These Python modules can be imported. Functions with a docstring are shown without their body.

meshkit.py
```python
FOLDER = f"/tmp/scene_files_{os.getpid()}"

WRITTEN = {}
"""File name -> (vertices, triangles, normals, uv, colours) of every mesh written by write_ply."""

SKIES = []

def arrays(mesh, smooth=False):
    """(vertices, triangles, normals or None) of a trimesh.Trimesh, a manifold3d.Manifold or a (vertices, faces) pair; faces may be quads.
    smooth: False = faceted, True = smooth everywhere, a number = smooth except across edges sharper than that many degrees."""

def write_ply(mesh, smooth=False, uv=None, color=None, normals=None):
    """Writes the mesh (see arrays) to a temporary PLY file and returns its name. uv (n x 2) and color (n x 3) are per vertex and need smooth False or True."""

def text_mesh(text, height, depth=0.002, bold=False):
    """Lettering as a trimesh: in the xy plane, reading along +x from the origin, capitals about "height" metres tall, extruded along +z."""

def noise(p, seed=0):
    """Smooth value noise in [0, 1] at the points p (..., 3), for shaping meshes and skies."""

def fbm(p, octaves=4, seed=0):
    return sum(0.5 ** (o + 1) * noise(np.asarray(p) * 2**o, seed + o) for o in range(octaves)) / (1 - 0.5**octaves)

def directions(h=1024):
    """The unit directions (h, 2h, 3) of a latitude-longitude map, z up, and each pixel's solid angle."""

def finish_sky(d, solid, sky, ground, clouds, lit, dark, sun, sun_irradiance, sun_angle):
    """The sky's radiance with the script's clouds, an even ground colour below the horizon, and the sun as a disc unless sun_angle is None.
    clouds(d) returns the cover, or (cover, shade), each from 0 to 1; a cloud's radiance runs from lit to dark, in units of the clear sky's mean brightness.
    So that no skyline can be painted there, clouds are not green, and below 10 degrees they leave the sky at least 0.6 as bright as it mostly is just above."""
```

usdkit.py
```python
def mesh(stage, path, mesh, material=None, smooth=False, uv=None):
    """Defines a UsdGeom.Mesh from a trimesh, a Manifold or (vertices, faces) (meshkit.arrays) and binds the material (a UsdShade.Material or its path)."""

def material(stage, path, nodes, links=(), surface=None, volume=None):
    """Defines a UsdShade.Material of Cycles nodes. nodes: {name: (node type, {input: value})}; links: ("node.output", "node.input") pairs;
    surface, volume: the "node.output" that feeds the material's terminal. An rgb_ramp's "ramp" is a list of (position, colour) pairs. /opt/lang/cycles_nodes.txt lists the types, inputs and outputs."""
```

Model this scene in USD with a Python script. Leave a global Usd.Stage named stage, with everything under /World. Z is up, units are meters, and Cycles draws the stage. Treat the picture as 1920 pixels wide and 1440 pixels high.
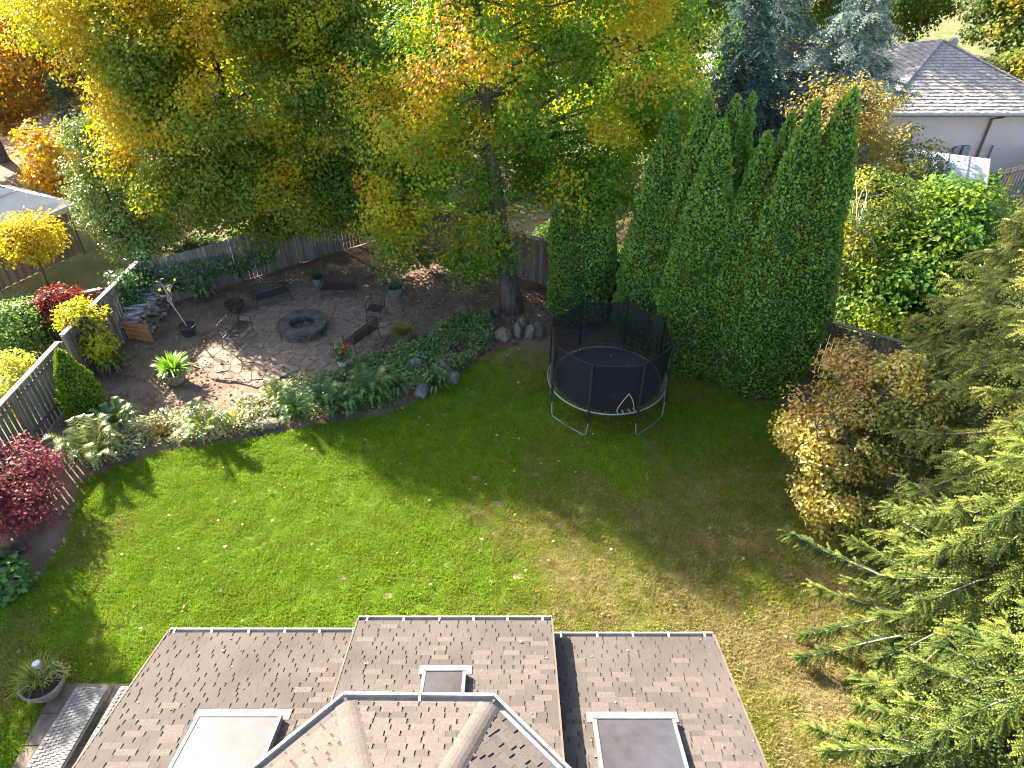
import math
import numpy as np
import trimesh
import usdkit
import meshkit
from pxr import Usd, UsdGeom, UsdLux, UsdShade, Gf, Sdf, Vt
from shapely.geometry import Polygon, Point, MultiPoint, box as sbox
from shapely.ops import voronoi_diagram, unary_union
from scipy.spatial import ConvexHull

# ------------------------------------------------------------------ stage, camera, sky, sun, exposure
stage = Usd.Stage.CreateInMemory()
UsdGeom.SetStageUpAxis(stage, UsdGeom.Tokens.z)
UsdGeom.SetStageMetersPerUnit(stage, 1.0)
UsdGeom.Xform.Define(stage, '/World')
UsdGeom.Scope.Define(stage, '/World/Looks')
CAM_H, PITCH, FPX = 13.5, math.radians(37.5), 1320.0
cam = UsdGeom.Camera.Define(stage, '/World/camera')
cam.CreateHorizontalApertureAttr(36.0)
cam.CreateVerticalApertureAttr(27.0)
cam.CreateFocalLengthAttr(36.0 * FPX / 1920)
cam.CreateClippingRangeAttr(Gf.Vec2f(0.1, 1000))
cam.CreateExposureAttr(2.6)
cam.AddTranslateOp().Set(Gf.Vec3d(0, 0, CAM_H))
cam.AddRotateXOp().Set(90 - math.degrees(PITCH))

SUN_AZ, SUN_EL = math.radians(-47), math.radians(28.5)
SUN = np.array([math.sin(SUN_AZ) * math.cos(SUN_EL), math.cos(SUN_AZ) * math.cos(SUN_EL), math.sin(SUN_EL)])
sun = UsdLux.DistantLight.Define(stage, '/World/sun')
sun.CreateIntensityAttr(1.25)
sun.CreateAngleAttr(0.53)
sun.CreateNormalizeAttr(True)
sun.CreateColorAttr(Gf.Vec3f(1.0, 0.90, 0.74))
zz = SUN
xx = np.cross([0, 0, 1], zz); xx /= np.linalg.norm(xx)
yy = np.cross(zz, xx)
sun.AddTransformOp().Set(Gf.Matrix4d(*xx, 0, *yy, 0, *zz, 0, 0, 0, 0, 1))

MATS = {}
def mat(name, nodes, links=(), surface='p.BSDF', volume=None):
    MATS[name] = usdkit.material(stage, '/World/Looks/' + name, nodes, links, surface=surface, volume=volume)
    return MATS[name]

mat('sky_light', {'s': ('sky_texture', {'sky_type': 'single_scattering', 'sun_disc': False, 'sun_elevation': SUN_EL, 'sun_rotation': SUN_AZ, 'altitude': 100.0, 'aerosol_density': 2.0, 'ozone_density': 0.6}),
                  'b': ('background_shader', {'strength': 0.08})}, [('s.color', 'b.color')], surface='b.background')
sky = UsdLux.DomeLight.Define(stage, '/World/sky')
sky.CreateIntensityAttr(1.0)
UsdShade.MaterialBindingAPI.Apply(sky.GetPrim()).Bind(MATS['sky_light'])
sky.GetPrim().SetCustomDataByKey('kind', 'structure')
sky.GetPrim().SetCustomDataByKey('label', 'clear bright autumn sky above the gardens')

# ------------------------------------------------------------------ helpers
def A(*x):
    return np.array(x, float)

def unit(v):
    v = np.asarray(v, float)
    return v / np.maximum(np.linalg.norm(v, axis=-1, keepdims=True), 1e-9)

def at(px, py, z=0.0):
    """ground (or height z) point of the garden seen at that place of the photograph, used to survey it"""
    x, y = (px - 960) / FPX, (py - 720) / FPX
    r = A(x, math.cos(PITCH) - y * math.sin(PITCH), -math.sin(PITCH) - y * math.cos(PITCH))
    return A(0, 0, CAM_H) + (z - CAM_H) / r[2] * r

def ray(px, py):
    x, y = (px - 960) / FPX, (py - 720) / FPX
    return A(x, math.cos(PITCH) - y * math.sin(PITCH), -math.sin(PITCH) - y * math.cos(PITCH))

def rotz(a):
    c, s = math.cos(a), math.sin(a)
    return np.array([[c, -s, 0], [s, c, 0], [0, 0, 1.0]])

BOXF = np.array([[0, 2, 1], [0, 3, 2], [4, 5, 6], [4, 6, 7], [0, 1, 5], [0, 5, 4], [1, 2, 6], [1, 6, 5], [2, 3, 7], [2, 7, 6], [3, 0, 4], [3, 4, 7]])

class MB:
    """collects shapes that become one mesh"""
    def __init__(self):
        self.v, self.f, self.c, self.n = [], [], [], 0

    def add(self, v, f, c=None):
        v = np.asarray(v, float).reshape(-1, 3)
        f = np.asarray(f, int)
        if len(v) == 0:
            return self
        self.v.append(v); self.f.append(f + self.n); self.n += len(v)
        self.c.append(np.broadcast_to(np.asarray((0.5, 0.5, 0.5) if c is None else c, float), (len(v), 3)))
        return self

    def tm(self, m, c=None):
        return self.add(m.vertices, m.faces, c)

    def box(self, c, s, R=None, col=None):
        s = np.asarray(s, float) / 2
        k = np.array([[-1, -1, -1], [1, -1, -1], [1, 1, -1], [-1, 1, -1], [-1, -1, 1], [1, -1, 1], [1, 1, 1], [-1, 1, 1]]) * s
        if R is not None:
            k = k @ np.asarray(R).T
        return self.add(k + np.asarray(c, float), BOXF, col)

    def hexa(self, lower, upper, col=None):
        """4 lower and 4 upper corners, counter-clockwise seen from above"""
        return self.add(np.vstack([lower, upper]), BOXF, col)

    def beam(self, p, q, w, h, up=(0, 0, 1), col=None):
        p, q = np.asarray(p, float), np.asarray(q, float)
        x = unit(q - p)
        y = np.cross(up, x)
        y = unit(y) if np.linalg.norm(y) > 1e-6 else A(1, 0, 0)
        z = np.cross(x, y)
        return self.box((p + q) / 2, (np.linalg.norm(q - p), w, h), np.stack([x, y, z], 1), col)

    def tube(self, pts, r, n=6, col=None, closed=False):
        p = np.asarray(pts, float)
        m = len(p)
        r = np.broadcast_to(np.asarray(r, float), (m,))
        t = (np.roll(p, -1, 0) - np.roll(p, 1, 0)) if closed else np.gradient(p, axis=0)
        t = unit(t)
        a = np.cross(t, np.where(np.abs(t[:, 2:]) < 0.9, A(0, 0, 1), A(1, 0, 0)))
        a = unit(a)
        for i in range(1, m):      # keep the frames from flipping
            if a[i] @ a[i - 1] < 0:
                a[i] = -a[i]
        b = np.cross(t, a)
        ang = np.arange(n) * 2 * np.pi / n
        v = p[:, None] + r[:, None, None] * (np.cos(ang)[None, :, None] * a[:, None] + np.sin(ang)[None, :, None] * b[:, None])
        i, j = np.meshgrid(np.arange(m if closed else m - 1), np.arange(n), indexing='ij')
        i2, j2 = (i + 1) % m, (j + 1) % n
        q = np.stack([i * n + j, i * n + j2, i2 * n + j2, i2 * n + j], -1).reshape(-1, 4)
        f = np.vstack([q[:, [0, 1, 2]], q[:, [0, 2, 3]]])
        v = v.reshape(-1, 3)
        if not closed:
            v = np.vstack([v, p[:1], p[-1:]])
            k = np.arange(n)
            f = np.vstack([f, np.stack([np.full(n, m * n), (k + 1) % n, k], 1), np.stack([np.full(n, m * n + 1), (m - 1) * n + k, (m - 1) * n + (k + 1) % n], 1)])
        return self.add(v, f, col)

    def lathe(self, c, prof, n=24, col=None):
        """prof: (radius, z) from the outer bottom up; closed by the axis when radius is 0"""
        prof = np.asarray(prof, float)
        ang = np.arange(n) * 2 * np.pi / n
        v = np.stack([prof[:, None, 0] * np.cos(ang), prof[:, None, 0] * np.sin(ang), np.broadcast_to(prof[:, None, 1], (len(prof), n))], -1).reshape(-1, 3) + np.asarray(c, float)
        i, j = np.meshgrid(np.arange(len(prof) - 1), np.arange(n), indexing='ij')
        q = np.stack([i * n + j, i * n + (j + 1) % n, (i + 1) * n + (j + 1) % n, (i + 1) * n + j], -1).reshape(-1, 4)
        return self.add(v, np.vstack([q[:, [0, 1, 2]], q[:, [0, 2, 3]]]), col)

    def poly(self, pg, z0, z1, col=None, top=None):
        """upright prism on a shapely polygon"""
        return self.tm(trimesh.creation.extrude_polygon(pg, z1 - z0, engine='earcut').apply_translation((0, 0, z0)), col)

    def sheet(self, pg, z, col=None):
        v, f = trimesh.creation.triangulate_polygon(pg, engine='earcut')
        v = np.column_stack([v, np.full(len(v), z)])
        n = np.cross(v[f[:, 1]] - v[f[:, 0]], v[f[:, 2]] - v[f[:, 0]])[:, 2]
        f = np.where(n[:, None] < 0, f[:, ::-1], f)
        return self.add(v, f, col)

    def out(self):
        return np.vstack(self.v), np.vstack(self.f), np.vstack(self.c)

_used = {}
def free(path):
    n = _used.get(path, 0)
    _used[path] = n + 1
    return path if n == 0 else f'{path}_{n:03d}'

def emit(path, mb, m, smooth=False, color=False):
    v, f, c = mb.out()
    if color and m in ('leaf', 'leaf_glossy', 'leaf_pink', 'needle'):
        c = c * 2.7
        c = c * np.minimum(1, 0.68 / np.maximum(c.max(1, keepdims=True), 1e-6))
    path = free(path)
    g = usdkit.mesh(stage, path, (v, f), MATS[m], smooth=smooth)
    if color:
        UsdGeom.PrimvarsAPI(g).CreatePrimvar('col', Sdf.ValueTypeNames.Color3fArray, 'vertex').Set(Vt.Vec3fArray.FromNumpy(np.ascontiguousarray(c, np.float32)))
    g.CreateDoubleSidedAttr(True)
    return path

def data(path, **kw):
    p = stage.GetPrimAtPath(path)
    for k, v in kw.items():
        if v:
            p.SetCustomDataByKey(k, v)
    return path

def thing(name, label, cat, loc=(0, 0, 0), group=None):
    path = free('/World/' + name)
    x = UsdGeom.Xform.Define(stage, path)
    x.AddTranslateOp().Set(Gf.Vec3d(*map(float, loc)))
    LOC[path] = A(*loc)
    return data(path, label=label, category=cat, group=group)

LOC = {}
def part(parent, name, mb, m, label=None, smooth=False, color=False, kind=None):
    """mb is in world coordinates; it is moved into the frame of its thing"""
    root = '/'.join(parent.split('/')[:3])
    off = LOC.get(root, A(0, 0, 0))
    mb.v = [v - off for v in mb.v]
    p = emit(parent + '/' + name, mb, m, smooth, color)
    return data(p, label=label, kind=kind)

def single(name, label, cat, mb, m, smooth=False, color=False, group=None):
    return data(emit('/World/' + name, mb, m, smooth, color), label=label, category=cat, group=group)

def setting(name, mb, m, label=None, smooth=False, color=False, kind='structure'):
    return data(emit('/World/' + name, mb, m, smooth, color), label=label, kind=kind)

def stuff(name, label, cat, mb, m, color=True, smooth=False):
    return data(emit('/World/' + name, mb, m, smooth, color), label=label, category=cat, kind='stuff')

# ------------------------------------------------------------------ materials
def two_tone(name, a, b, scale=3.0, detail=5.0, rough=0.85, bump=0.0, bscale=40.0, stretch=(1, 1, 1), spec=0.3, lo=0.35, hi=0.65, island=0.0, dist=0.02, metallic=0.0):
    """a surface of two blended tones, with fine relief; island: how much the tone of each separate piece varies"""
    n = {'g': ('geometry', {}), 'm': ('mapping', {'scale': stretch}), 'n': ('noise_texture', {'scale': scale, 'detail': detail, 'roughness': 0.6}),
         'r': ('rgb_ramp', {'ramp': [(lo, a), (hi, b)]}), 'p': ('principled_bsdf', {'roughness': rough, 'specular_ior_level': spec, 'metallic': metallic})}
    l = [('g.position', 'm.vector'), ('m.vector', 'n.vector'), ('n.fac', 'r.fac')]
    src = 'r.color'
    if island:
        n['mr'] = ('map_range', {'value': 0.5, 'to_min': 1 - island, 'to_max': 1 + island})
        n['h'] = ('hsv', {})
        l += [('g.random_per_island', 'mr.value'), ('mr.result', 'h.value'), ('r.color', 'h.color')]
        src = 'h.color'
    l.append((src, 'p.base_color'))
    if bump:
        n['n2'] = ('noise_texture', {'scale': bscale, 'detail': 4.0, 'roughness': 0.65})
        n['b'] = ('bump', {'strength': bump, 'distance': dist})
        l += [('m.vector', 'n2.vector'), ('n2.fac', 'b.height'), ('b.normal', 'p.normal')]
    return mat(name, n, l)

def leaf_mat(name, trans=0.52, rough=0.55, spec=0.35, tint=(1.25, 1.14, 0.42), jit=0.28, gain=1.0):
    return mat(name, {'a': ('attribute', {'attribute': 'col'}), 'g': ('geometry', {}), 'mr': ('map_range', {'to_min': gain * (1 - jit), 'to_max': gain * (1 + jit)}),
                      'h': ('hsv', {}), 't': ('mix', {'mix_type': 'multiply', 'fac': 1.0, 'color2': tint}),
                      'p': ('principled_bsdf', {'roughness': rough, 'specular_ior_level': spec}), 'tr': ('translucent_bsdf', {}), 'x': ('mix_closure', {'fac': trans})},
               [('a.color', 'h.color'), ('g.random_per_island', 'mr.value'), ('mr.result', 'h.value'), ('h.color', 'p.base_color'), ('h.color', 't.color1'), ('t.color', 'tr.color'),
                ('p.BSDF', 'x.closure1'), ('tr.BSDF', 'x.closure2')], surface='x.closure')

leaf_mat('leaf')
leaf_mat('leaf_glossy', trans=0.25, rough=0.32, spec=0.6, jit=0.3)
leaf_mat('leaf_pink', tint=(1.2, 0.95, 1.0), trans=0.45, jit=0.3, gain=1.0)
leaf_mat('needle', trans=0.14, rough=0.6, spec=0.25, tint=(1.15, 1.1, 0.5), jit=0.3, gain=1.0)
leaf_mat('dry_leaf', trans=0.15, rough=0.75, spec=0.2, jit=0.4, gain=1.0)
leaf_mat('petal', trans=0.3, rough=0.5, spec=0.3, tint=(1, 0.8, 0.8), jit=0.2)
two_tone('scale_core', (0.018, 0.040, 0.008), (0.035, 0.075, 0.015), 9.0, rough=0.95, bump=0.8, bscale=14.0, dist=0.05)
two_tone('bark', (0.050, 0.040, 0.033), (0.125, 0.103, 0.085), 3.0, rough=0.95, bump=1.0, bscale=9.0, stretch=(3, 3, 0.8), dist=0.03)
two_tone('bark_dark', (0.045, 0.034, 0.027), (0.12, 0.095, 0.075), 3.0, rough=0.95, bump=1.0, bscale=9.0, stretch=(3, 3, 0.8), dist=0.03)
two_tone('bark_pale', (0.30, 0.24, 0.19), (0.50, 0.42, 0.34), 6.0, rough=0.9, bump=0.4, bscale=30.0)
two_tone('soil', (0.125, 0.083, 0.058), (0.29, 0.20, 0.145), 1.3, 8.0, rough=1.0, bump=0.9, bscale=14.0, dist=0.04, lo=0.3, hi=0.7)
two_tone('dirt_path', (0.15, 0.112, 0.088), (0.25, 0.19, 0.15), 2.0, 8.0, rough=1.0, bump=0.6, bscale=25.0)
two_tone('bare_earth', (0.20, 0.14, 0.10), (0.34, 0.25, 0.19), 6.0, rough=1.0, bump=0.6, bscale=40.0)
two_tone('concrete', (0.38, 0.37, 0.36), (0.48, 0.47, 0.45), 1.5, rough=0.9, bump=0.2, bscale=60.0)
for i, (a, b) in enumerate([((0.180, 0.125, 0.088), (0.29, 0.21, 0.152)), ((0.195, 0.14, 0.10), (0.31, 0.225, 0.165)), ((0.16, 0.115, 0.085), (0.26, 0.195, 0.148))]):
    two_tone(f'flagstone_{"abc"[i]}', a, b, 5.0, 6.0, rough=0.85, bump=0.5, bscale=22.0, dist=0.015)
for i, (a, b) in enumerate([((0.060, 0.053, 0.046), (0.125, 0.112, 0.098)), ((0.12, 0.10, 0.075), (0.22, 0.19, 0.145)), ((0.085, 0.085, 0.09), (0.17, 0.17, 0.175))]):
    two_tone(f'rock_{"abc"[i]}', a, b, 4.0, 8.0, rough=0.9, bump=0.8, bscale=16.0, dist=0.03)
for i, (a, b) in enumerate([((0.11, 0.092, 0.077), (0.21, 0.182, 0.157)), ((0.13, 0.113, 0.099), (0.25, 0.22, 0.195)), ((0.085, 0.074, 0.066), (0.17, 0.148, 0.13)), ((0.24, 0.11, 0.05), (0.36, 0.18, 0.085))]):
    two_tone(f'fence_wood_{"abcd"[i]}', a, b, 3.5, 7.0, rough=0.9, bump=0.5, bscale=20.0, stretch=(6, 6, 0.5), dist=0.008)
two_tone('cap_wood', (0.27, 0.24, 0.215), (0.40, 0.365, 0.325), 6.0, rough=0.85, bump=0.3, bscale=30.0)
two_tone('red_wood', (0.13, 0.050, 0.030), (0.20, 0.085, 0.05), 3.0, rough=0.8, bump=0.4, bscale=20.0, stretch=(5, 5, 0.6), dist=0.008)
two_tone('cedar', (0.30, 0.12, 0.05), (0.42, 0.19, 0.085), 4.0, rough=0.75, bump=0.4, bscale=25.0)
two_tone('log_bark', (0.055, 0.046, 0.04), (0.20, 0.175, 0.155), 5.0, rough=0.95, bump=0.8, bscale=18.0, dist=0.02)
two_tone('log_grey', (0.13, 0.125, 0.13), (0.32, 0.31, 0.32), 5.0, rough=0.8, bump=0.6, bscale=18.0, dist=0.02)
two_tone('log_end', (0.24, 0.19, 0.14), (0.42, 0.34, 0.26), 9.0, rough=0.9)
SH = [(0.245, 0.200, 0.172), (0.215, 0.176, 0.154), (0.275, 0.228, 0.197), (0.235, 0.205, 0.192), (0.190, 0.155, 0.138)]
for i, c in enumerate(SH):
    c = (np.array(c) * 0.32 + 0.68 * np.array((0.228, 0.194, 0.178))) * 0.47
    two_tone(f'shingle_{"abcde"[i]}', tuple(c * 0.82), tuple(c * 1.18), 26.0, 8.0, rough=0.95, bump=0.5, bscale=140.0, dist=0.004, spec=0.2, lo=0.3, hi=0.7)
two_tone('shingle_field', (0.092, 0.078, 0.071), (0.126, 0.107, 0.098), 1.1, 9.0, rough=0.95, bump=0.5, bscale=140.0, dist=0.004, spec=0.2, island=0.20)
two_tone('roof_felt', (0.050, 0.041, 0.037), (0.068, 0.057, 0.051), 12.0, rough=1.0)
two_tone('shake_field', (0.30, 0.265, 0.245), (0.50, 0.45, 0.42), 2.2, 8.0, rough=0.95, bump=0.6, bscale=30.0, stretch=(4, 1, 1), island=0.22)
two_tone('shake_under', (0.05, 0.043, 0.04), (0.09, 0.08, 0.075), 6.0, rough=1.0)
two_tone('white_metal', (0.25, 0.25, 0.25), (0.34, 0.34, 0.335), 8.0, rough=0.4, spec=0.5)
two_tone('gutter_inside', (0.17, 0.165, 0.155), (0.33, 0.32, 0.30), 3.0, rough=0.8)
two_tone('galvanized', (0.20, 0.22, 0.235), (0.30, 0.32, 0.34), 10.0, rough=0.4, spec=0.5, metallic=0.4)
two_tone('black_metal', (0.012, 0.013, 0.015), (0.028, 0.03, 0.033), 12.0, rough=0.35, spec=0.6)
two_tone('black_pole', (0.010, 0.011, 0.013), (0.022, 0.023, 0.026), 12.0, rough=0.7)
two_tone('trampoline_mat', (0.034, 0.037, 0.046), (0.048, 0.052, 0.062), 2.0, rough=0.5, spec=0.45, bump=0.1, bscale=200.0)
two_tone('beige_trim', (0.42, 0.38, 0.24), (0.56, 0.50, 0.33), 8.0, rough=0.8)
two_tone('skylight_pane', (0.045, 0.041, 0.048), (0.064, 0.058, 0.067), 3.0, rough=0.12, spec=0.7)
two_tone('skylight_pane_white', (0.065, 0.069, 0.075), (0.085, 0.089, 0.096), 3.0, rough=0.5, spec=0.3)
two_tone('skylight_frame', (0.13, 0.127, 0.125), (0.18, 0.174, 0.17), 8.0, rough=0.5)
two_tone('siding', (0.43, 0.36, 0.335), (0.48, 0.405, 0.38), 1.0, rough=0.8)
two_tone('house_wall', (0.30, 0.27, 0.23), (0.36, 0.32, 0.28), 1.0, rough=0.85)
two_tone('trim_brown', (0.10, 0.072, 0.055), (0.16, 0.115, 0.09), 4.0, rough=0.8)
two_tone('canvas', (0.44, 0.405, 0.37), (0.52, 0.48, 0.44), 1.5, rough=0.9, bump=0.15, bscale=120.0)
two_tone('curtain_cloth', (0.22, 0.16, 0.125), (0.29, 0.215, 0.17), 1.5, rough=0.9)
two_tone('pot_black', (0.020, 0.020, 0.022), (0.045, 0.044, 0.046), 6.0, rough=0.6)
two_tone('pot_grey', (0.13, 0.125, 0.12), (0.21, 0.20, 0.19), 4.0, rough=0.75, bump=0.2, bscale=40.0)
two_tone('pot_white', (0.60, 0.60, 0.58), (0.74, 0.74, 0.72), 6.0, rough=0.5)
two_tone('pot_clay', (0.16, 0.115, 0.09), (0.26, 0.19, 0.15), 4.0, rough=0.85)
two_tone('potting_soil', (0.03, 0.022, 0.016), (0.07, 0.052, 0.038), 20.0, rough=1.0, bump=0.8, bscale=40.0)
two_tone('ash', (0.05, 0.05, 0.05), (0.13, 0.125, 0.115), 12.0, rough=1.0, bump=0.8, bscale=30.0)
two_tone('wicker', (0.17, 0.167, 0.162), (0.23, 0.226, 0.218), 25.0, rough=0.8, island=0.12)
two_tone('white_plastic', (0.40, 0.40, 0.39), (0.48, 0.48, 0.465), 5.0, rough=0.4, spec=0.5)
two_tone('meter_grey', (0.17, 0.185, 0.19), (0.24, 0.255, 0.26), 6.0, rough=0.5)
two_tone('blue_plastic', (0.05, 0.12, 0.42), (0.08, 0.18, 0.55), 6.0, rough=0.5)
two_tone('paver', (0.14, 0.105, 0.08), (0.22, 0.175, 0.135), 5.0, rough=0.9, bump=0.4, bscale=30.0)
mat('net', {'t': ('transparent_bsdf', {}), 'p': ('principled_bsdf', {'base_color': (0.004, 0.005, 0.007), 'roughness': 0.9, 'specular_ior_level': 0.1}), 'x': ('mix_closure', {'fac': 0.70})},
    [('t.BSDF', 'x.closure1'), ('p.BSDF', 'x.closure2')], surface='x.closure')

def lawn_nodes(lush, olive, tan, blade):
    """lawn colour by place: watered and green to the west, parched to the east, with patches"""
    n = {'g': ('geometry', {}), 's': ('separate_xyz', {}), 'mx': ('map_range', {'from_min': -2.6, 'from_max': 1.6, 'to_min': 0.03, 'to_max': 0.62, 'clamp': True}),
         'my': ('map_range', {'from_min': 8.0, 'from_max': 10.0, 'to_min': 0.16, 'to_max': 0.0, 'clamp': True}),
         'mz': ('map_range', {'from_min': 17.0, 'from_max': 19.2, 'to_min': 0.0, 'to_max': 0.60, 'clamp': True}), 'mb': ('map_range', {'from_min': 12.0, 'from_max': 14.5, 'to_min': 0.0, 'to_max': -0.36, 'clamp': True}), 'a6': ('math', {'math_type': 'add'}),
         'ml': ('map_range', {'from_min': -10.5, 'from_max': -8.0, 'to_min': 0.22, 'to_max': 0.0, 'clamp': True}),
         'n1': ('noise_texture', {'scale': 0.55, 'detail': 4.0, 'roughness': 0.65}), 'n2': ('noise_texture', {'scale': 4.5, 'detail': 3.0}),
         'k1': ('map_range', {'from_min': 0.25, 'from_max': 0.75, 'to_min': -0.38, 'to_max': 0.42}), 'k2': ('map_range', {'from_min': 0.3, 'from_max': 0.7, 'to_min': -0.16, 'to_max': 0.16}),
         'a1': ('math', {'math_type': 'add'}), 'a2': ('math', {'math_type': 'add'}), 'a3': ('math', {'math_type': 'add'}), 'a4': ('math', {'math_type': 'add'}), 'a5': ('math', {'math_type': 'add'}),
         'r': ('rgb_ramp', {'ramp': [(0.0, lush), (0.22, lush), (0.52, olive), (0.95, tan)]})}
    l = [('g.position', 's.vector'), ('s.x', 'mx.value'), ('s.x', 'ml.value'), ('s.y', 'my.value'), ('s.y', 'mz.value'), ('g.position', 'n1.vector'), ('g.position', 'n2.vector'), ('n1.fac', 'k1.value'), ('n2.fac', 'k2.value'),
         ('mx.result', 'a1.value1'), ('k1.result', 'a1.value2'), ('a1.value', 'a2.value1'), ('k2.result', 'a2.value2'), ('a2.value', 'a3.value1'), ('my.result', 'a3.value2'),
         ('a3.value', 'a4.value1'), ('mz.result', 'a4.value2'), ('a4.value', 'a5.value1'), ('ml.result', 'a5.value2'), ('s.y', 'mb.value'), ('a5.value', 'a6.value1'), ('mb.result', 'a6.value2'), ('a6.value', 'r.fac')]
    return n, l

n, l = lawn_nodes((0.085, 0.150, 0.012), (0.13, 0.145, 0.030), (0.21, 0.17, 0.075), False)
n |= {'p': ('principled_bsdf', {'roughness': 0.95, 'specular_ior_level': 0.1}), 'nb': ('noise_texture', {'scale': 30.0, 'detail': 3.0}), 'b': ('bump', {'strength': 0.8, 'distance': 0.03})}
mat('lawn_ground', n, l + [('r.color', 'p.base_color'), ('g.position', 'nb.vector'), ('nb.fac', 'b.height'), ('b.normal', 'p.normal')])
n, l = lawn_nodes((0.205, 0.315, 0.012), (0.255, 0.260, 0.043), (0.375, 0.300, 0.130), True)
n |= {'p': ('principled_bsdf', {'roughness': 0.6, 'specular_ior_level': 0.25}), 'tr': ('translucent_bsdf', {}), 'x': ('mix_closure', {'fac': 0.35}), 'o': ('object_info', {}),
      'mr': ('map_range', {'to_min': 0.72, 'to_max': 1.25}), 'h': ('hsv', {})}
mat('grass_blade', n, l + [('o.random', 'mr.value'), ('mr.result', 'h.value'), ('r.color', 'h.color'), ('h.color', 'p.base_color'), ('h.color', 'tr.color'), ('p.BSDF', 'x.closure1'), ('tr.BSDF', 'x.closure2')], surface='x.closure')
two_tone('far_lawn', (0.10, 0.125, 0.035), (0.19, 0.175, 0.085), 0.8, 8.0, rough=1.0, bump=0.9, bscale=16.0, dist=0.05)

# ------------------------------------------------------------------ plant makers
def leaves(mb, P, N, L, col, rng, kind='rhomb', wide=0.62, droop=0.25):
    """leaf faces at P, facing N, of length L, coloured col (n,3)"""
    n = len(P)
    T = rng.normal(size=(n, 3)); T[:, 2] -= droop * 2
    T = unit(T - (T * N).sum(1, keepdims=True) * N)
    B = np.cross(N, T)
    L = np.broadcast_to(np.asarray(L, float), (n,))[:, None]
    W = L * wide
    if kind == 'rhomb':
        V = np.stack([P, P + T * L * 0.45 + B * W / 2 + N * L * 0.10, P + T * L, P + T * L * 0.45 - B * W / 2 + N * L * 0.10], 1)
        F = np.array([[0, 1, 2], [0, 2, 3]])
    elif kind == 'maple':
        V = np.stack([P, P + T * L * 0.42 + B * W * 0.78 + N * L * 0.06, P + T * L * 0.60 + B * W * 0.24, P + T * L, P + T * L * 0.60 - B * W * 0.24, P + T * L * 0.42 - B * W * 0.78 + N * L * 0.06], 1)
        F = np.array([[0, 1, 2], [0, 2, 3], [0, 3, 4], [0, 4, 5]])
    else:    # a lance of two faces
        V = np.stack([P - B * W * 0.2, P + B * W * 0.2, P + T * L], 1)
        F = np.array([[0, 1, 2]])
    k = V.shape[1]
    mb.add(V.reshape(-1, 3), (F[None] + (np.arange(n) * k)[:, None, None]).reshape(-1, 3), np.repeat(col, k, 0))

def lerp(a, b, t):
    t = np.asarray(t)[..., None]
    return np.asarray(a) * (1 - t) + np.asarray(b) * t

def sm(a, b, x):
    t = np.clip((x - a) / (b - a), 0, 1)
    return t * t * (3 - 2 * t)

SUNSIDE = unit(A(-0.65, -0.1, 0.75))
def ageing(green, yellow, orange, amount, patch=0.55, spread=1.6, seed=0):
    """autumn colour: the outer crown towards the open sky turns first, in patches"""
    def f(P, c, r, rng):
        s = ((P - c) / r) @ SUNSIDE * 0.55 + (meshkit.fbm(P * patch, 3, seed) - 0.5) * spread * 2 + rng.normal(0, 0.15, len(P)) + amount
        col = lerp(green, yellow, sm(-0.05, 0.45, s))
        return lerp(col, np.broadcast_to(orange, col.shape), sm(0.72, 1.3, s))
    return f

def plain(a, b, patch=0.8, seed=0):
    def f(P, c, r, rng):
        return lerp(a, b, np.clip(meshkit.fbm(P * patch, 3, seed) * 1.6 - 0.3 + rng.normal(0, 0.2, len(P)), 0, 1))
    return f

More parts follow.
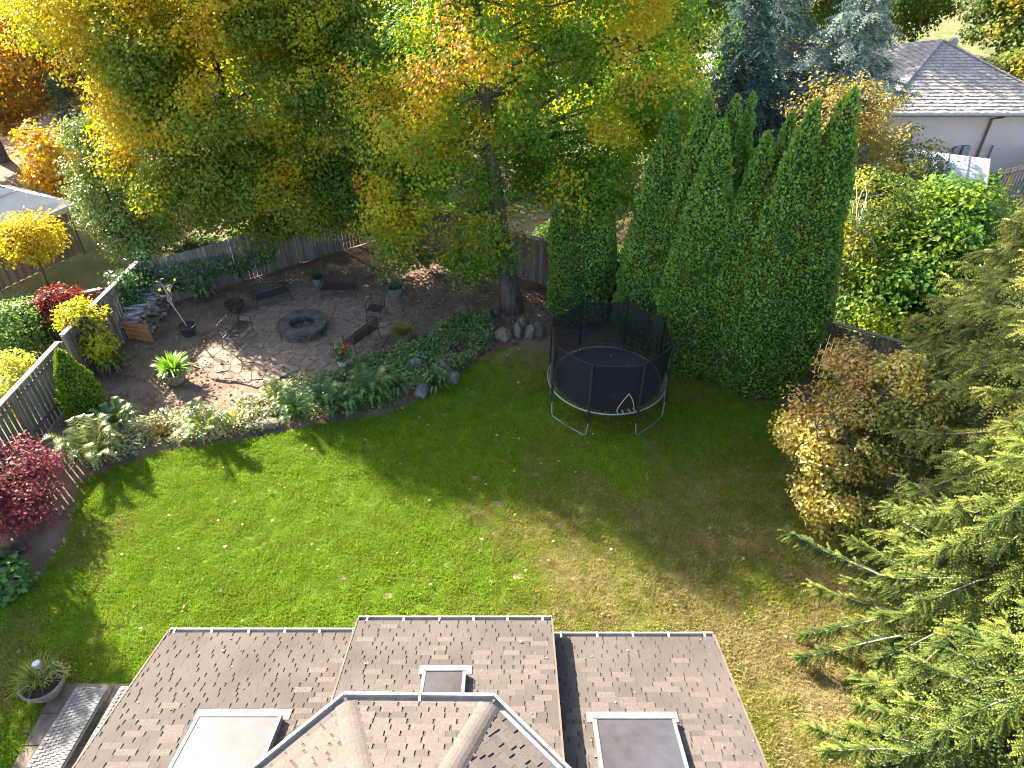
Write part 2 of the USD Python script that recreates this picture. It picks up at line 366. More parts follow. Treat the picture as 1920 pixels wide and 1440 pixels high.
def crown_points(rng, blobs, n_clump, per, size, flat=0.65, inner=0.45):
    vol = np.array([np.prod(np.broadcast_to(b[1], 3)) for b in blobs]) ** 0.8
    pick = rng.choice(len(blobs), n_clump, p=vol / vol.sum())
    C0 = np.array([b[0] for b in blobs], float)[pick]
    R0 = np.array([np.broadcast_to(b[1], 3) for b in blobs], float)[pick]
    D = unit(rng.normal(size=(n_clump, 3)))
    rad = inner + (1 - inner) * rng.random(n_clump) ** 0.55
    rad *= 0.82 + 0.36 * meshkit.fbm(D * 2.2 + C0, 2, 5)
    CC = C0 + D * R0 * rad[:, None]
    sz = size * rng.uniform(0.6, 1.35, n_clump)
    cnt = np.maximum(8, (per * (sz / size) ** 1.7).astype(int))
    idx = np.repeat(np.arange(n_clump), cnt)
    O = unit(rng.normal(size=(len(idx), 3))) * (rng.random((len(idx), 1)) ** 0.4 * 0.98 + rng.normal(0, 0.06, (len(idx), 1))) * A(1, 1, flat)
    P = CC[idx] + O * sz[idx][:, None]
    out = unit(O + 0.9 * D[idx] * A(1, 1, 0.6))
    N = unit(out * 0.8 + A(-0.1, 0, 0.65) + rng.normal(size=(len(idx), 3)) * 0.55)
    return CC, sz, P, N

def limb_path(rng, p, q, bend=0.12, k=6, sag=0.0):
    p, q = np.asarray(p, float), np.asarray(q, float)
    s = np.linspace(0, 1, k)[:, None]
    L = np.linalg.norm(q - p)
    off = rng.normal(size=3) * bend * L
    return p + (q - p) * s + np.sin(s * np.pi) * off + A(0, 0, 1) * (np.sin(s * np.pi) * 0.12 * L - sag * s * s)

def decid(name, label, cat, base, blobs, n_clump, per, leaf, colfn, seed, trunk_r=0.18, trunk_top=None, lean=(0, 0), limbs=26, clump=0.7, kind='maple', flat=0.65, inner=0.45,
          bark='bark', group=None, lm='leaf', stems=1, zmin=0.25, wide=0.62, droop=0.25):
    rng = np.random.default_rng(seed)
    base = np.asarray(base, float)
    if len(base) == 2:
        base = A(*base, 0)
    blobs = [(np.asarray(b[0], float), np.broadcast_to(np.asarray(b[1], float), 3)) for b in blobs]
    lo, hi = np.min([b[0] - b[1] for b in blobs], 0), np.max([b[0] + b[1] for b in blobs], 0)
    c, r = (lo + hi) / 2, (hi - lo) / 2
    T = thing(name, label, cat, base, group)
    CC, sz, P, N = crown_points(rng, blobs, n_clump, per, clump, flat, inner)
    ok = P[:, 2] > zmin
    P, N = P[ok], N[ok]
    top = hi[2] * 0.86 if trunk_top is None else trunk_top
    mt, ml = MB(), MB()
    tips = []
    for k in range(stems):
        o = A(0, 0, 0) if stems == 1 else A(*(rng.normal(size=2) * 0.18), 0)
        q = base + A(lean[0], lean[1], top) + (A(0, 0, 0) if stems == 1 else A(*(rng.normal(size=2) * r[:2] * 0.4), 0))
        tp = limb_path(rng, base + o - A(0, 0, 0.1), q, 0.025 if stems == 1 else 0.08, 10)
        rr = trunk_r * (1.25 - 1.1 * np.linspace(0, 1, 10) ** 0.8)
        rr[0] *= 1.35
        mt.tube(tp, np.maximum(rr, 0.012), 9)
        tips.append(tp)
    order = rng.permutation(n_clump)[:limbs]
    for k in order:
        tp = tips[k % stems]
        zt = CC[k][2] - 0.35 * np.linalg.norm((CC[k] - base)[:2])
        i = int(np.clip(np.searchsorted(tp[:, 2], zt), 2, 8))
        start = tp[i]
        ml.tube(limb_path(rng, start, CC[k], 0.07, 6), np.linspace(max(0.30 * trunk_r * (1.1 - i / 12), 0.012), 0.008, 6), 5)
        for j in rng.choice(n_clump, 2):
            if np.linalg.norm(CC[j] - CC[k]) < 1.6:
                ml.tube(limb_path(rng, CC[k] * 0.6 + start * 0.4, CC[j], 0.1, 4), np.linspace(0.016, 0.005, 4), 4)
    part(T, 'trunk', mt, bark, smooth=True)
    if ml.v:
        part(T, 'branches', ml, bark, smooth=True)
    mc = MB()
    leaves(mc, P, N, leaf * rng.uniform(0.65, 1.25, len(P)), colfn(P, c, r, rng), rng, kind, wide, droop)
    part(T, 'crown', mc, lm, color=True)
    return T

def pinnae(mb, pts, side, up, length, wid, col, sweep=0.5, rows=((1, 0.15), (-1, 0.15))):
    """little blades on both sides of stems. pts (n,K,3), side/up (n,K,3), length (n,K)"""
    tan = unit(np.gradient(pts, axis=1))
    for sgn, lift in rows:
        d = unit(tan * sweep + side * sgn + up * lift)
        tip = pts + d * length[..., None]
        w = tan * (wid * np.ones_like(length))[..., None] / 2
        V = np.stack([pts - w, pts + w, tip], 2).reshape(-1, 3)
        n = len(V) // 3
        mb.add(V, np.arange(3 * n).reshape(-1, 3), np.repeat(np.broadcast_to(col, pts.shape).reshape(-1, 3), 3, 0))

def conifer(name, label, base, h, r, n_br, seed, dark, light, z0=0.3, droop=0.55, lift=0.15, blet=0.42, per=22, need=0.075, wood='bark_pale', power=0.8, group=None, K=9, azr=None, twist=0.0, nw=0.028, cat='tree', tipcol=None):
    rng = np.random.default_rng(seed)
    base = A(*base, 0) if len(base) == 2 else A(*base)
    T = thing(name, label, cat, base, group)
    mt = MB().tube(np.linspace(base - A(0, 0, 0.1), base + A(0, 0, h), 12), np.linspace(0.05 + 0.018 * h, 0.015, 12), 9)
    part(T, 'trunk', mt, 'bark_dark', smooth=True)
    mw, mn = MB(), MB()
    for i in range(n_br):
        t = (i + rng.random()) / n_br
        z = z0 + (h - z0) * t ** 0.9
        az = (i * 2.39996 + rng.normal() * 0.25) if azr is None else rng.uniform(*azr)
        L = r * (1 - (z - z0) / (h - z0 + 0.01)) ** power * rng.uniform(0.55, 1.12) + 0.18
        d = A(math.cos(az), math.sin(az), 0)
        lv, dv = rng.uniform(-0.5, 2.6), rng.uniform(0.5, 1.5)
        s = np.linspace(0, 1, 10)
        pts = base + A(0, 0, z) + d * (L * s)[:, None] + A(0, 0, 1) * (L * (lift * lv * s - droop * dv * s ** 2 + 0.25 * droop * s ** 5))[:, None]
        sd = np.cross(A(0, 0, 1), d)
        pts = pts + sd * (rng.normal() * 0.08 * L * s ** 2)[:, None]
        mw.tube(pts, np.linspace(0.010 + 0.011 * L, 0.004, 10), 5)
        nb = max(6, int(per * L / 1.6))
        q = np.sort(rng.uniform(0.16, 1.0, nb))
        P = np.stack([np.interp(q, s, pts[:, k]) for k in range(3)], 1)
        sg = np.where(np.arange(nb) % 2 == 0, 1.0, -1.0)
        bl = blet * (0.35 + 0.65 * np.sin(np.pi * np.clip(q, 0, 1) ** 0.75 * 0.86)) * rng.uniform(0.4, 1.3, nb) * min(1.0, 0.5 + L / 2.5)
        bd = unit(d * rng.uniform(0.1, 1.0, nb)[:, None] + sd * (sg * rng.uniform(0.15, 0.95, nb))[:, None] + A(0, 0, 1) * rng.uniform(-0.9, 0.25, nb)[:, None])
        P = np.vstack([P, pts[-1:]]); bd = np.vstack([bd, unit(pts[-1:] - pts[-2:-1])]); bl = np.append(bl, blet * 0.7)
        k = np.linspace(0, 1, K)
        BP = P[:, None] + bd[:, None] * (bl[:, None] * k)[..., None] - A(0, 0, 1) * (0.35 * bl[:, None] * k ** 2)[..., None]
        side = unit(np.cross(bd, A(0, 0, 1)))[:, None] * np.ones((1, K, 1))
        up = np.cross(side, np.broadcast_to(bd[:, None], side.shape))
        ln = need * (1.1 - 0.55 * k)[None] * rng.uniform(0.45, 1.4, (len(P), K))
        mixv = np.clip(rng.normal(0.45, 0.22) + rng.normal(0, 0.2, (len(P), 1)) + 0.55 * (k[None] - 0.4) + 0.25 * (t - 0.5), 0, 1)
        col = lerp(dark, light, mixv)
        if tipcol is not None:
            col = lerp(col, np.broadcast_to(tipcol, col.shape), np.clip((rng.random((len(P), 1)) < 0.12) * k[None] * 0.8, 0, 1))
        pinnae(mn, BP, side, up, ln, nw, col, 0.7, ((1, 0.25), (-1, 0.25), (0.25, 1.0), (-0.5, -0.6)))
    part(T, 'branches', mw, wood, smooth=True)
    part(T, 'needles', mn, 'needle', color=True)
    return T

def arborvitae(name, label, base, h, r, seed, dark, light, n=7500, group=None, spray=0.085, blunt=0.5):
    rng = np.random.default_rng(seed)
    base = A(*base, 0)
    T = thing(name, label, 'conifer', base, group)
    def rad(t, ang):
        prof = np.minimum(1.0, 1.28 * (1 - t) ** blunt) * (0.80 + 0.20 * sm(0, 0.12, t))
        q = np.stack([np.cos(ang) * 1.4, np.sin(ang) * 1.4, t * h * 0.55], -1)
        q2 = np.stack([np.cos(ang) * 3.2 * r, np.sin(ang) * 3.2 * r, t * h * 2.6], -1)
        return r * prof * (0.84 + 0.34 * meshkit.fbm(q, 2, seed)) + (0.34 * (meshkit.fbm(q2, 2, seed + 3) - 0.5) + 0.16 * (meshkit.noise(q2 * 2.7, seed + 4) - 0.5)) * (1 - t * 0.5)
    m, k = 100, 48
    tt, aa = np.meshgrid(np.linspace(0, 0.995, m), np.linspace(0, 2 * np.pi, k, endpoint=False), indexing='ij')
    R = np.maximum(rad(tt, aa) - 0.075, 0.02)
    V = np.stack([R * np.cos(aa), R * np.sin(aa), tt * h], -1).reshape(-1, 3) + base
    i, j = np.meshgrid(np.arange(m - 1), np.arange(k), indexing='ij')
    q = np.stack([i * k + j, i * k + (j + 1) % k, (i + 1) * k + (j + 1) % k, (i + 1) * k + j], -1).reshape(-1, 4)
    part(T, 'inner_growth', MB().add(V, np.vstack([q[:, [0, 1, 2]], q[:, [0, 2, 3]]])), 'scale_core', smooth=True)
    t = rng.random(3 * n)
    t = t[rng.random(3 * n) < np.minimum(1.0, 1.28 * (1 - t) ** blunt) + 0.06][:n]
    n = len(t)
    ang = rng.random(n) * 2 * np.pi
    Rr = rad(t, ang) - rng.random(n) ** 2 * 0.07
    o = np.stack([np.cos(ang), np.sin(ang), np.zeros(n)], 1)
    P = base + o * Rr[:, None] + A(0, 0, 1) * (t * h)[:, None]
    d = unit(o * rng.uniform(0.25, 0.9, n)[:, None] + A(0, 0, 1) * rng.uniform(0.5, 1.0, n)[:, None] + rng.normal(size=(n, 3)) * 0.28)
    nn = unit(rng.normal(size=(n, 3)) + o * 0.8)
    b = unit(np.cross(d, nn))
    L = (spray * rng.uniform(0.6, 1.4, n))[:, None]
    W = L * 0.72
    P0 = P - d * L * 0.45
    V = np.stack([P0, P0 + d * L * 0.6 + b * W * 0.5, P0 + d * L, P0 + d * L * 0.62 - b * W * 0.5], 1)
    F = np.array([[0, 1, 2], [0, 2, 3]])
    lum = np.clip(0.5 + (meshkit.fbm(P * 1.1, 3, seed + 9) - 0.5) * 1.4 + rng.normal(0, 0.2, n), 0, 1)
    col = lerp(dark, light, lum)
    brown = rng.random(n) < 0.010 + 0.35 * (meshkit.fbm(P * 1.6, 2, seed + 21) > 0.76)
    col[brown] = (0.16, 0.09, 0.04)
    mc = MB().add(V.reshape(-1, 3), (F[None] + (np.arange(n) * 4)[:, None, None]).reshape(-1, 3), np.repeat(col, 4, 0))
    part(T, 'foliage', mc, 'needle', color=True)
    return T

def fern(label, base, r, seed, dark=(0.035, 0.075, 0.018), light=(0.085, 0.15, 0.035), n=26, h=0.5, group=None, name='fern', cat='fern'):
    rng = np.random.default_rng(seed)
    base = A(*base[:2], 0)
    T = thing(name, label, cat, base, group)
    mf, ms = MB(), MB()
    K = 18
    s = np.linspace(0.06, 1, K)
    az = np.arange(n) * 2.39996 + rng.normal(0, 0.2, n)
    L = r * rng.uniform(0.7, 1.15, n)
    hh = h * rng.uniform(0.6, 1.3, n)
    d = np.stack([np.cos(az), np.sin(az), np.zeros(n)], 1)
    pts = base + d[:, None] * (L[:, None] * s ** 0.95)[..., None] + A(0, 0, 1) * (hh[:, None] * (np.sin(s * 2.35) * 1.1))[..., None]
    pts[..., 2] = np.maximum(pts[..., 2], 0.03)
    side = np.cross(A(0, 0, 1), d)[:, None] * np.ones((1, K, 1))
    up = np.zeros_like(side); up[..., 2] = 1
    ln = (0.17 * r * np.sin(np.pi * np.clip(s, 0, 0.97) ** 0.7) + 0.015)[None] * np.ones((n, 1))
    col = lerp(dark, light, np.clip(rng.normal(0.5, 0.25, (n, 1)) + 0.2 * s[None], 0, 1))
    pinnae(mf, pts, side, up, ln, 0.05 * r + 0.012, col, 0.35, ((1, 0.12), (-1, 0.12)))
    for k in range(n):
        ms.tube(pts[k, ::4], 0.005, 3)
    part(T, 'stems', ms, 'bark_dark')
    part(T, 'fronds', mf, 'leaf_glossy', color=True)
    return T

def blades(mb, base, n, L, wid, rng, dark, light, spread=0.5, droop=0.6, foot=0.06):
    az = rng.random(n) * 2 * np.pi
    d = np.stack([np.cos(az), np.sin(az), np.zeros(n)], 1)
    tilt = rng.uniform(0.1, 1.0, n) * spread
    l = L * rng.uniform(0.6, 1.15, n)
    s = np.array([0, 0.35, 0.7, 1.0])
    hor = np.sin(tilt)[:, None] * s + droop * tilt[:, None] * s ** 2 * 0.5
    ver = np.cos(tilt)[:, None] * s - droop * tilt[:, None] * s ** 3 * 0.55
    P = np.asarray(base) + d[:, None] * (rng.random(n) ** 0.5 * foot)[:, None, None] + d[:, None] * (hor * l[:, None])[..., None] + A(0, 0, 1) * (ver * l[:, None])[..., None]
    sd = unit(np.cross(A(0, 0, 1), d) + rng.normal(size=(n, 3)) * 0.3)
    w = wid * np.array([0.7, 1.0, 0.75, 0.06])
    a, b = P - sd[:, None] * w[None, :, None] / 2, P + sd[:, None] * w[None, :, None] / 2
    V = np.stack([a, b], 2).reshape(n, 8, 3)
    F = np.array([[0, 1, 3], [0, 3, 2], [2, 3, 5], [2, 5, 4], [4, 5, 7], [4, 7, 6]])
    col = lerp(dark, light, np.clip(rng.normal(0.5, 0.3, n), 0, 1))
    mb.add(V.reshape(-1, 3), (F[None] + (np.arange(n) * 8)[:, None, None]).reshape(-1, 3), np.repeat(col, 8, 0))

def rock_mesh(c, s, seed, flat=1.0):
    rng = np.random.default_rng(seed)
    m = trimesh.creation.icosphere(3)
    v = m.vertices.copy()
    for _ in range(9):
        d = unit(rng.normal(size=3)); k = rng.uniform(0.55, 0.85)
        over = np.maximum(v @ d - k, 0)
        v -= over[:, None] * d * 0.92
    v *= (0.86 + 0.3 * meshkit.fbm(m.vertices * 2.3 + seed, 3, seed))[:, None]
    v = v @ rotz(rng.random() * 6.28).T * np.asarray(s)
    return MB().add(v + np.asarray(c, float), m.faces)

# ------------------------------------------------------------------ ground, lawn, paths
gb = MB()
nx = 90
xs = np.linspace(-14.5, 14.5, nx)
gb.sheet(Polygon([(-220, -120), (220, -120), (220, 320), (-220, 320)]), -0.10)
setting('ground', gb, 'soil', 'brown bare soil and bark mulch under the gardens')
# finer, gently uneven soil inside the garden
LAWN = Polygon([(-13.3, 0), (-13.3, 8.7), (-11.5, 9.3), (-11.0, 9.97), (-10.94, 10.57), (-10.95, 11.7), (-11.5, 13.2), (-10.81, 13.78), (-9.87, 14.45), (-8.47, 14.75), (-7.07, 15.15), (-5.34, 15.75), (-3.81, 16.05), (-2.62, 16.9),
                (-1.54, 18.2), (-0.7, 19.5), (0.2, 19.75), (1.3, 19.3), (2.3, 19.75), (3.43, 19.6), (5.14, 18.2), (7.21, 16.95), (8.3, 16.4), (9.1, 13.4), (8.9, 11.5), (8.5, 9.9), (8.2, 8.6), (8.6, 5), (9.0, 0)])
LAWN = LAWN.buffer(0.25, join_style=1).buffer(-0.25, join_style=1)
gx, gy = np.meshgrid(np.linspace(-14.2, 16, 200), np.linspace(8, 31, 170), indexing='ij')
gz = -0.05 + 0.11 * (meshkit.fbm(np.stack([gx * 1.3, gy * 1.3, 0 * gx], -1), 4, 2) - 0.35)
import shapely
inl = shapely.contains_xy(LAWN.buffer(0.25), gx, gy)
gz[inl] = -0.09
q = np.arange(gx.size).reshape(gx.shape)
quads = np.stack([q[:-1, :-1], q[1:, :-1], q[1:, 1:], q[:-1, 1:]], -1).reshape(-1, 4)
setting('garden_bed', MB().add(np.stack([gx, gy, gz], -1).reshape(-1, 3), np.vstack([quads[:, [0, 1, 2]], quads[:, [0, 2, 3]]])), 'soil', 'dark uneven garden soil around the patio and along the fences', smooth=True)
setting('lawn', MB().sheet(LAWN, 0.004), 'lawn_ground', 'mown lawn ground, green to the left and parched to the right')
setting('neighbour_lawn', MB().sheet(Polygon([(-40, 12), (-14.0, 12), (-13.8, 22.6), (-11.8, 24.4), (-16, 30), (-40, 34)]), -0.03), 'far_lawn', 'dry lawn of the garden to the left')
setting('back_lawn', MB().sheet(Polygon([(-8, 30), (6.5, 24.5), (13, 20), (40, 22), (60, 90), (-40, 90)]), -0.03), 'far_lawn', 'lawn of the gardens behind the back fence')
dw = MB().sheet(Polygon([(14, 44), (21, 44), (25, 62), (14, 62)]), -0.02)
setting('driveway', dw, 'concrete', 'pale concrete driveway behind the pink house')

BARE = [(890, 897, .16), (935, 945, .20), (1050, 985, .16), (972, 1080, .17), (728, 1117, .14), (645, 1083, .13), (1005, 890, .15), (840, 1060, .12), (930, 1000, .13), (700, 1085, .10)]
BARE = [(*at(a, b)[:2], r * 0.55) for a, b, r in BARE]
for i, (x, y, r) in enumerate(BARE):
    aa = np.linspace(0, 2 * np.pi, 14, endpoint=False)
    rr = r * (0.7 + 0.6 * meshkit.noise(np.stack([np.cos(aa) * 1.5 + i * 9, np.sin(aa) * 1.5, 0 * aa], -1)))
    setting('bare_patch', MB().sheet(Polygon(np.stack([x + rr * 1.3 * np.cos(aa), y + rr * np.sin(aa)], 1)), 0.009), 'bare_earth', 'small patch of bare pinkish earth in the lawn')
# grass: tufts of blades scattered over the lawn
rng = np.random.default_rng(5)
gpath = '/World/grass'
pi = UsdGeom.PointInstancer.Define(stage, gpath)
protos = []
for k in range(4):
    mb = MB()
    n = 46
    rr = np.random.default_rng(50 + k)
    P = np.stack([rr.normal(0, 0.075, n), rr.normal(0, 0.075, n), np.zeros(n)], 1)
    az, tl = rr.random(n) * 6.283, rr.uniform(0.1, 0.75, n)
    d = np.stack([np.cos(az) * np.sin(tl), np.sin(az) * np.sin(tl), np.cos(tl)], 1)
    L = rr.uniform(0.045, 0.085, n)[:, None]
    b = unit(np.cross(d, A(0, 0, 1)) + rr.normal(size=(n, 3)) * 0.3) * 0.0065
    mid = P + d * L * 0.6
    tip = P + d * L + np.stack([np.cos(az), np.sin(az), -0.4 * np.ones(n)], 1) * L * 0.3
    V = np.stack([P - b, P + b, mid + b * 0.8, tip, mid - b * 0.8], 1).reshape(-1, 3)
    F = (np.array([[0, 1, 2], [0, 2, 4], [4, 2, 3]])[None] + (np.arange(n) * 5)[:, None, None]).reshape(-1, 3)
    mb.add(V, F)
    protos.append(emit(gpath + '/tuft', mb, 'grass_blade'))
pi.CreatePrototypesRel().SetTargets([Sdf.Path(p) for p in protos])
step = 0.115
tx, ty = np.meshgrid(np.arange(-13.2, 9.2, step), np.arange(4.6, 19.9, step), indexing='ij')
tx = tx.ravel() + rng.uniform(-.5, .5, tx.size) * step * 1.2
ty = ty.ravel() + rng.uniform(-.5, .5, ty.size) * step * 1.2
ok = shapely.contains_xy(LAWN.buffer(-0.03), tx, ty) & ~((tx > -5.6) & (tx < 3.1) & (ty < 6.6)) & ~((tx > -9.2) & (tx < -5) & (ty < 7.63))
bare = meshkit.fbm(np.stack([tx * 0.7, ty * 0.7, 0 * tx], -1), 3, 77)
thin = np.clip((ty - 17.6) / 2, 0, 0.75) + np.clip((bare - 0.62) * 4, 0, 0.8) * (tx > -2)
ok &= rng.random(len(tx)) > thin
for x_, y_, r_ in BARE:
    ok &= np.hypot((tx - x_) / 1.3, ty - y_) > r_ * 0.8
tx, ty = tx[ok], ty[ok]
n = len(tx)
lum = meshkit.fbm(np.stack([tx * 3.6, ty * 3.6, 0 * tx], -1), 3, 7)
sc = (0.30 + 1.35 * lum) * rng.uniform(0.75, 1.25, n)
pi.CreatePositionsAttr(Vt.Vec3fArray.FromNumpy(np.column_stack([tx, ty, np.full(n, 0.0)]).astype(np.float32)))
pi.CreateProtoIndicesAttr(Vt.IntArray.FromNumpy(rng.integers(0, 4, n).astype(np.int32)))
pi.CreateScalesAttr(Vt.Vec3fArray.FromNumpy(np.repeat(sc[:, None], 3, 1).astype(np.float32)))
ang = rng.random(n) * np.pi
pi.CreateOrientationsAttr(Vt.QuathArray([Gf.Quath(float(math.cos(a)), 0.0, 0.0, float(math.sin(a))) for a in ang]))
data(gpath, kind='stuff', label='short lawn grass, lush green on the left and straw coloured on the right', category='grass')

# ------------------------------------------------------------------ flagstone patio
PATIO = Polygon([tuple(at(*p)[:2]) for p in [(375, 672), (402, 706), (446, 712), (484, 722), (524, 702), (615, 697), (655, 690), (705, 655), (752, 590), (738, 556), (690, 545), (600, 537), (545, 548), (478, 580), (425, 632)]])
rng = np.random.default_rng(11)
x0, y0, x1, y1 = PATIO.bounds
pts = np.array([(x, y) for x in np.arange(x0 - .6, x1 + .6, 0.47) for y in np.arange(y0 - .6, y1 + .6, 0.47)]) + 0
pts = pts + rng.uniform(-0.19, 0.19, pts.shape)
cells = [c for c in voronoi_diagram(MultiPoint(pts)).geoms if PATIO.contains(c.centroid)]
PIT_C = A(-7.28, 20.65)
pit_disc = Point(PIT_C).buffer(0.80)
pp = free('/World/patio')
px_ = UsdGeom.Xform.Define(stage, pp)
data(pp, kind='structure', label='irregular tan flagstone patio around the stone fire pit')
part(pp, 'sand_bed', MB().poly(PATIO.buffer(0.12), -0.08, 0.022), 'dirt_path')
for i, c in enumerate(cells):
    c = c.difference(pit_disc)
    c = c.buffer(-0.009).buffer(-0.03).buffer(0.03, quad_segs=2).simplify(0.008)
    if c.is_empty or c.geom_type != 'Polygon' or c.area < 0.02:
        continue
    part(pp, 'stone', MB().poly(c, 0.0, 0.035 + 0.012 * rng.random()), f'flagstone_{"abc"[rng.integers(3)]}')

# ------------------------------------------------------------------ the house below the camera
SL = 0.33
H0 = thing('brown_roofed_house', 'house with brown asphalt shingle roof, white gutters and skylights at the bottom', 'house', (-1.2, 4, 0))
ROOFS = [('left', -6.0, -2.66, 7.08, 2.6), ('mid', -2.66, 0.69, 7.12, 2.9), ('right', 0.69, 3.51, 7.0, 2.6)]
wb = MB()
wb.box((-1.25, 2.4, 1.25), (8.6, 8.2, 2.5))
part(H0, 'wall', wb, 'house_wall')
shingles = []   # (distance to the eye, roof path, corners on the roof plane)

def roof_pt(O, U, Vv, Nn, u, v, h=0.0):
    return O + U * u + Vv * v + Nn * h

def lay_shingles(roof, O, U, Vv, pg, seed, expo=0.108, wmin=0.12, wmax=0.30):
    """courses of shingles on the plane O + u U + v V, clipped to the polygon pg"""
    rng = np.random.default_rng(seed)
    Nn = np.cross(U, Vv)
    if Nn[2] < 0:
        Nn = -Nn
    u0, v0, u1, v1 = pg.bounds
    r = 0
    v = v0 - 0.01
    while v < v1:
        u = u0 - rng.random() * 0.3
        while u < u1:
            w = rng.uniform(wmin, wmax)
            gap = rng.choice([0.004, 0.022, 0.030, 0.036], p=[0.25, 0.35, 0.25, 0.15])
            c = sbox(u, v, u + w, v + expo + 0.012).intersection(pg)
            if not c.is_empty and c.geom_type == 'Polygon' and c.area > 0.002:
                k = np.array(c.exterior.coords)[:-1]
                if Polygon(k).exterior.is_ccw is False:
                    k = k[::-1]
                hgt = 0.004 + 0.011 * np.clip(1 - (k[:, 1] - v) / (expo + 0.012), 0, 1)
                top = O + k[:, :1] * U + k[:, 1:] * Vv + hgt[:, None] * Nn
                bot = O + k[:, :1] * U + k[:, 1:] * Vv + 0.0005 * Nn
                n = len(k)
                F = [[0, i, i + 1] for i in range(1, n - 1)]
                for i in range(n):
                    j = (i + 1) % n
                    F += [[i, n + i, n + j], [i, n + j, j]]
                ctr = top.mean(0)
                vis = np.linalg.norm(ctr - A(0, 0, CAM_H))
                pr = ctr - A(0, 0, CAM_H)
                dep = pr[1] * math.cos(PITCH) - pr[2] * math.sin(PITCH)
                py = 720 + FPX * (-pr[1] * math.sin(PITCH) - pr[2] * math.cos(PITCH)) / dep
                shingles.append((c.area / vis ** 2 * (1.0 if py < 1440 else 0.01), roof, np.vstack([top, bot]), np.array(F)))
            u += w + gap
        v += expo
        r += 1

for nm, xa, xb, ye, ze in ROOFS:
    yr = 1.0
    s = math.hypot(1, SL)
    L = (ye - yr) * s
    O, U, Vv = A(xa, ye, ze), A(1, 0, 0), A(0, -1, SL) / s
    Nn = A(0, SL, 1) / s
    m = MB()
    m.hexa([O + Vv * 0 - Nn * 0.10, O + U * (xb - xa) - Nn * 0.10, O + U * (xb - xa) + Vv * L - Nn * 0.10, O + Vv * L - Nn * 0.10][::-1],
           [O, O + U * (xb - xa), O + U * (xb - xa) + Vv * L, O + Vv * L][::-1])
    rp = part(H0, 'roof', m, 'roof_felt')
    lay_shingles(rp, O + A(0.01, 0, 0), U, Vv, sbox(0, 0, xb - xa - 0.02, L), 41 + len(nm))
    for xe in (xa, xb):     # rake trim
        part(rp, 'rake_trim', MB().beam(O + A(xe - xa, 0.02, -0.07), O + A(xe - xa, 0, -0.07) + Vv * L, 0.025, 0.16), 'trim_brown')
    # gutter
    gt = MB()
    gz_ = ze - 0.035
    gt.box(((xa + xb) / 2, ye + 0.055, gz_ - 0.08), (xb - xa - 0.02, 0.10, 0.012))
    inner = MB()
    for yo, hh, tt in ((0.112, 0.0, 0.016), (0.004, -0.01, 0.010)):
        gt.box(((xa + xb) / 2, ye + yo, gz_ - 0.036 + hh / 2), (xb - xa, tt, 0.10))
    gt.box(((xa + xb) / 2, ye + 0.105, gz_ + 0.014), (xb - xa, 0.026, 0.008))
    for xe in (xa + 0.006, xb - 0.006):
        gt.box((xe, ye + 0.058, gz_ - 0.04), (0.012, 0.115, 0.10))
    gp = part(H0, 'gutter', gt, 'white_metal')
    part(gp, 'debris', MB().box(((xa + xb) / 2, ye + 0.057, gz_ - 0.055), (xb - xa - 0.05, 0.088, 0.02)), 'gutter_inside')
    for xe in np.linspace(xa + 0.12, xb - 0.12, 6 if nm != 'right' else 5):
        part(gp, 'bracket', MB().box((xe + 0.05 * math.sin(xe * 9), ye + 0.05, gz_ + 0.024), (0.035, 0.13, 0.008)), 'white_plastic')

# raised middle roof: its low side walls
for xe in (-2.645, 0.675):
    part(H0, 'wall', MB().hexa([A(xe - .012, 1.05, 2.4), A(xe + .012, 1.05, 2.4), A(xe + .012, 7.08, 2.4), A(xe - .012, 7.08, 2.4)],
                               [A(xe - .012, 1.05, 4.78), A(xe + .012, 1.05, 4.78), A(xe + .012, 7.08, 2.79), A(xe - .012, 7.08, 2.79)]), 'trim_brown')
# upper storey bay with its own hipped roof
EZ = 4.3
BAY = [A(-3.38, 3.80, EZ), A(-2.25, 4.94, EZ), A(-0.29, 4.92, EZ), A(0.83, 3.80, EZ), A(0.85, 0.6, EZ), A(-3.35, 0.6, EZ)]
APEX = A(-1.25, 2.5, EZ + 1.15)
wpoly = Polygon([(p[0], p[1]) for p in BAY])
part(H0, 'wall', MB().poly(wpoly.buffer(-0.35, join_style=2), 2.9, EZ - 0.03), 'house_wall')
ur = MB()
core = [p for p in BAY]
vv = np.array(core + [APEX] + [p - A(0, 0, 0.12) for p in core])
ff = [[i, (i + 1) % 6, 6][::-1] for i in range(6)] + [[i, 7 + i, 7 + (i + 1) % 6] for i in range(6)] + [[i, 7 + (i + 1) % 6, (i + 1) % 6] for i in range(6)] + [[7, 7 + i + 1, 7 + i] for i in range(1, 5)]
ur.add(vv, np.array(ff))
up_roof = part(H0, 'roof', ur, 'roof_felt', label='hipped bay roof of the upper storey')
caps = []
for i in range(4):
    a, b = BAY[i], BAY[i + 1] if i < 3 else BAY[4]
    U = unit(b - a)
    mid = (a + b) / 2
    Vv = APEX - a
    Vv = unit(Vv - (Vv @ U) * U)
    w = np.linalg.norm(b - a)
    pg = Polygon([(0, 0), (w, 0), ((APEX - a) @ U, (APEX - a) @ Vv)])
    Nn = np.cross(U, Vv)
    lay_shingles(up_roof, a + (A(0, 0, 0.002)), U, Vv, pg, 31 + i, 0.115, 0.13, 0.30)
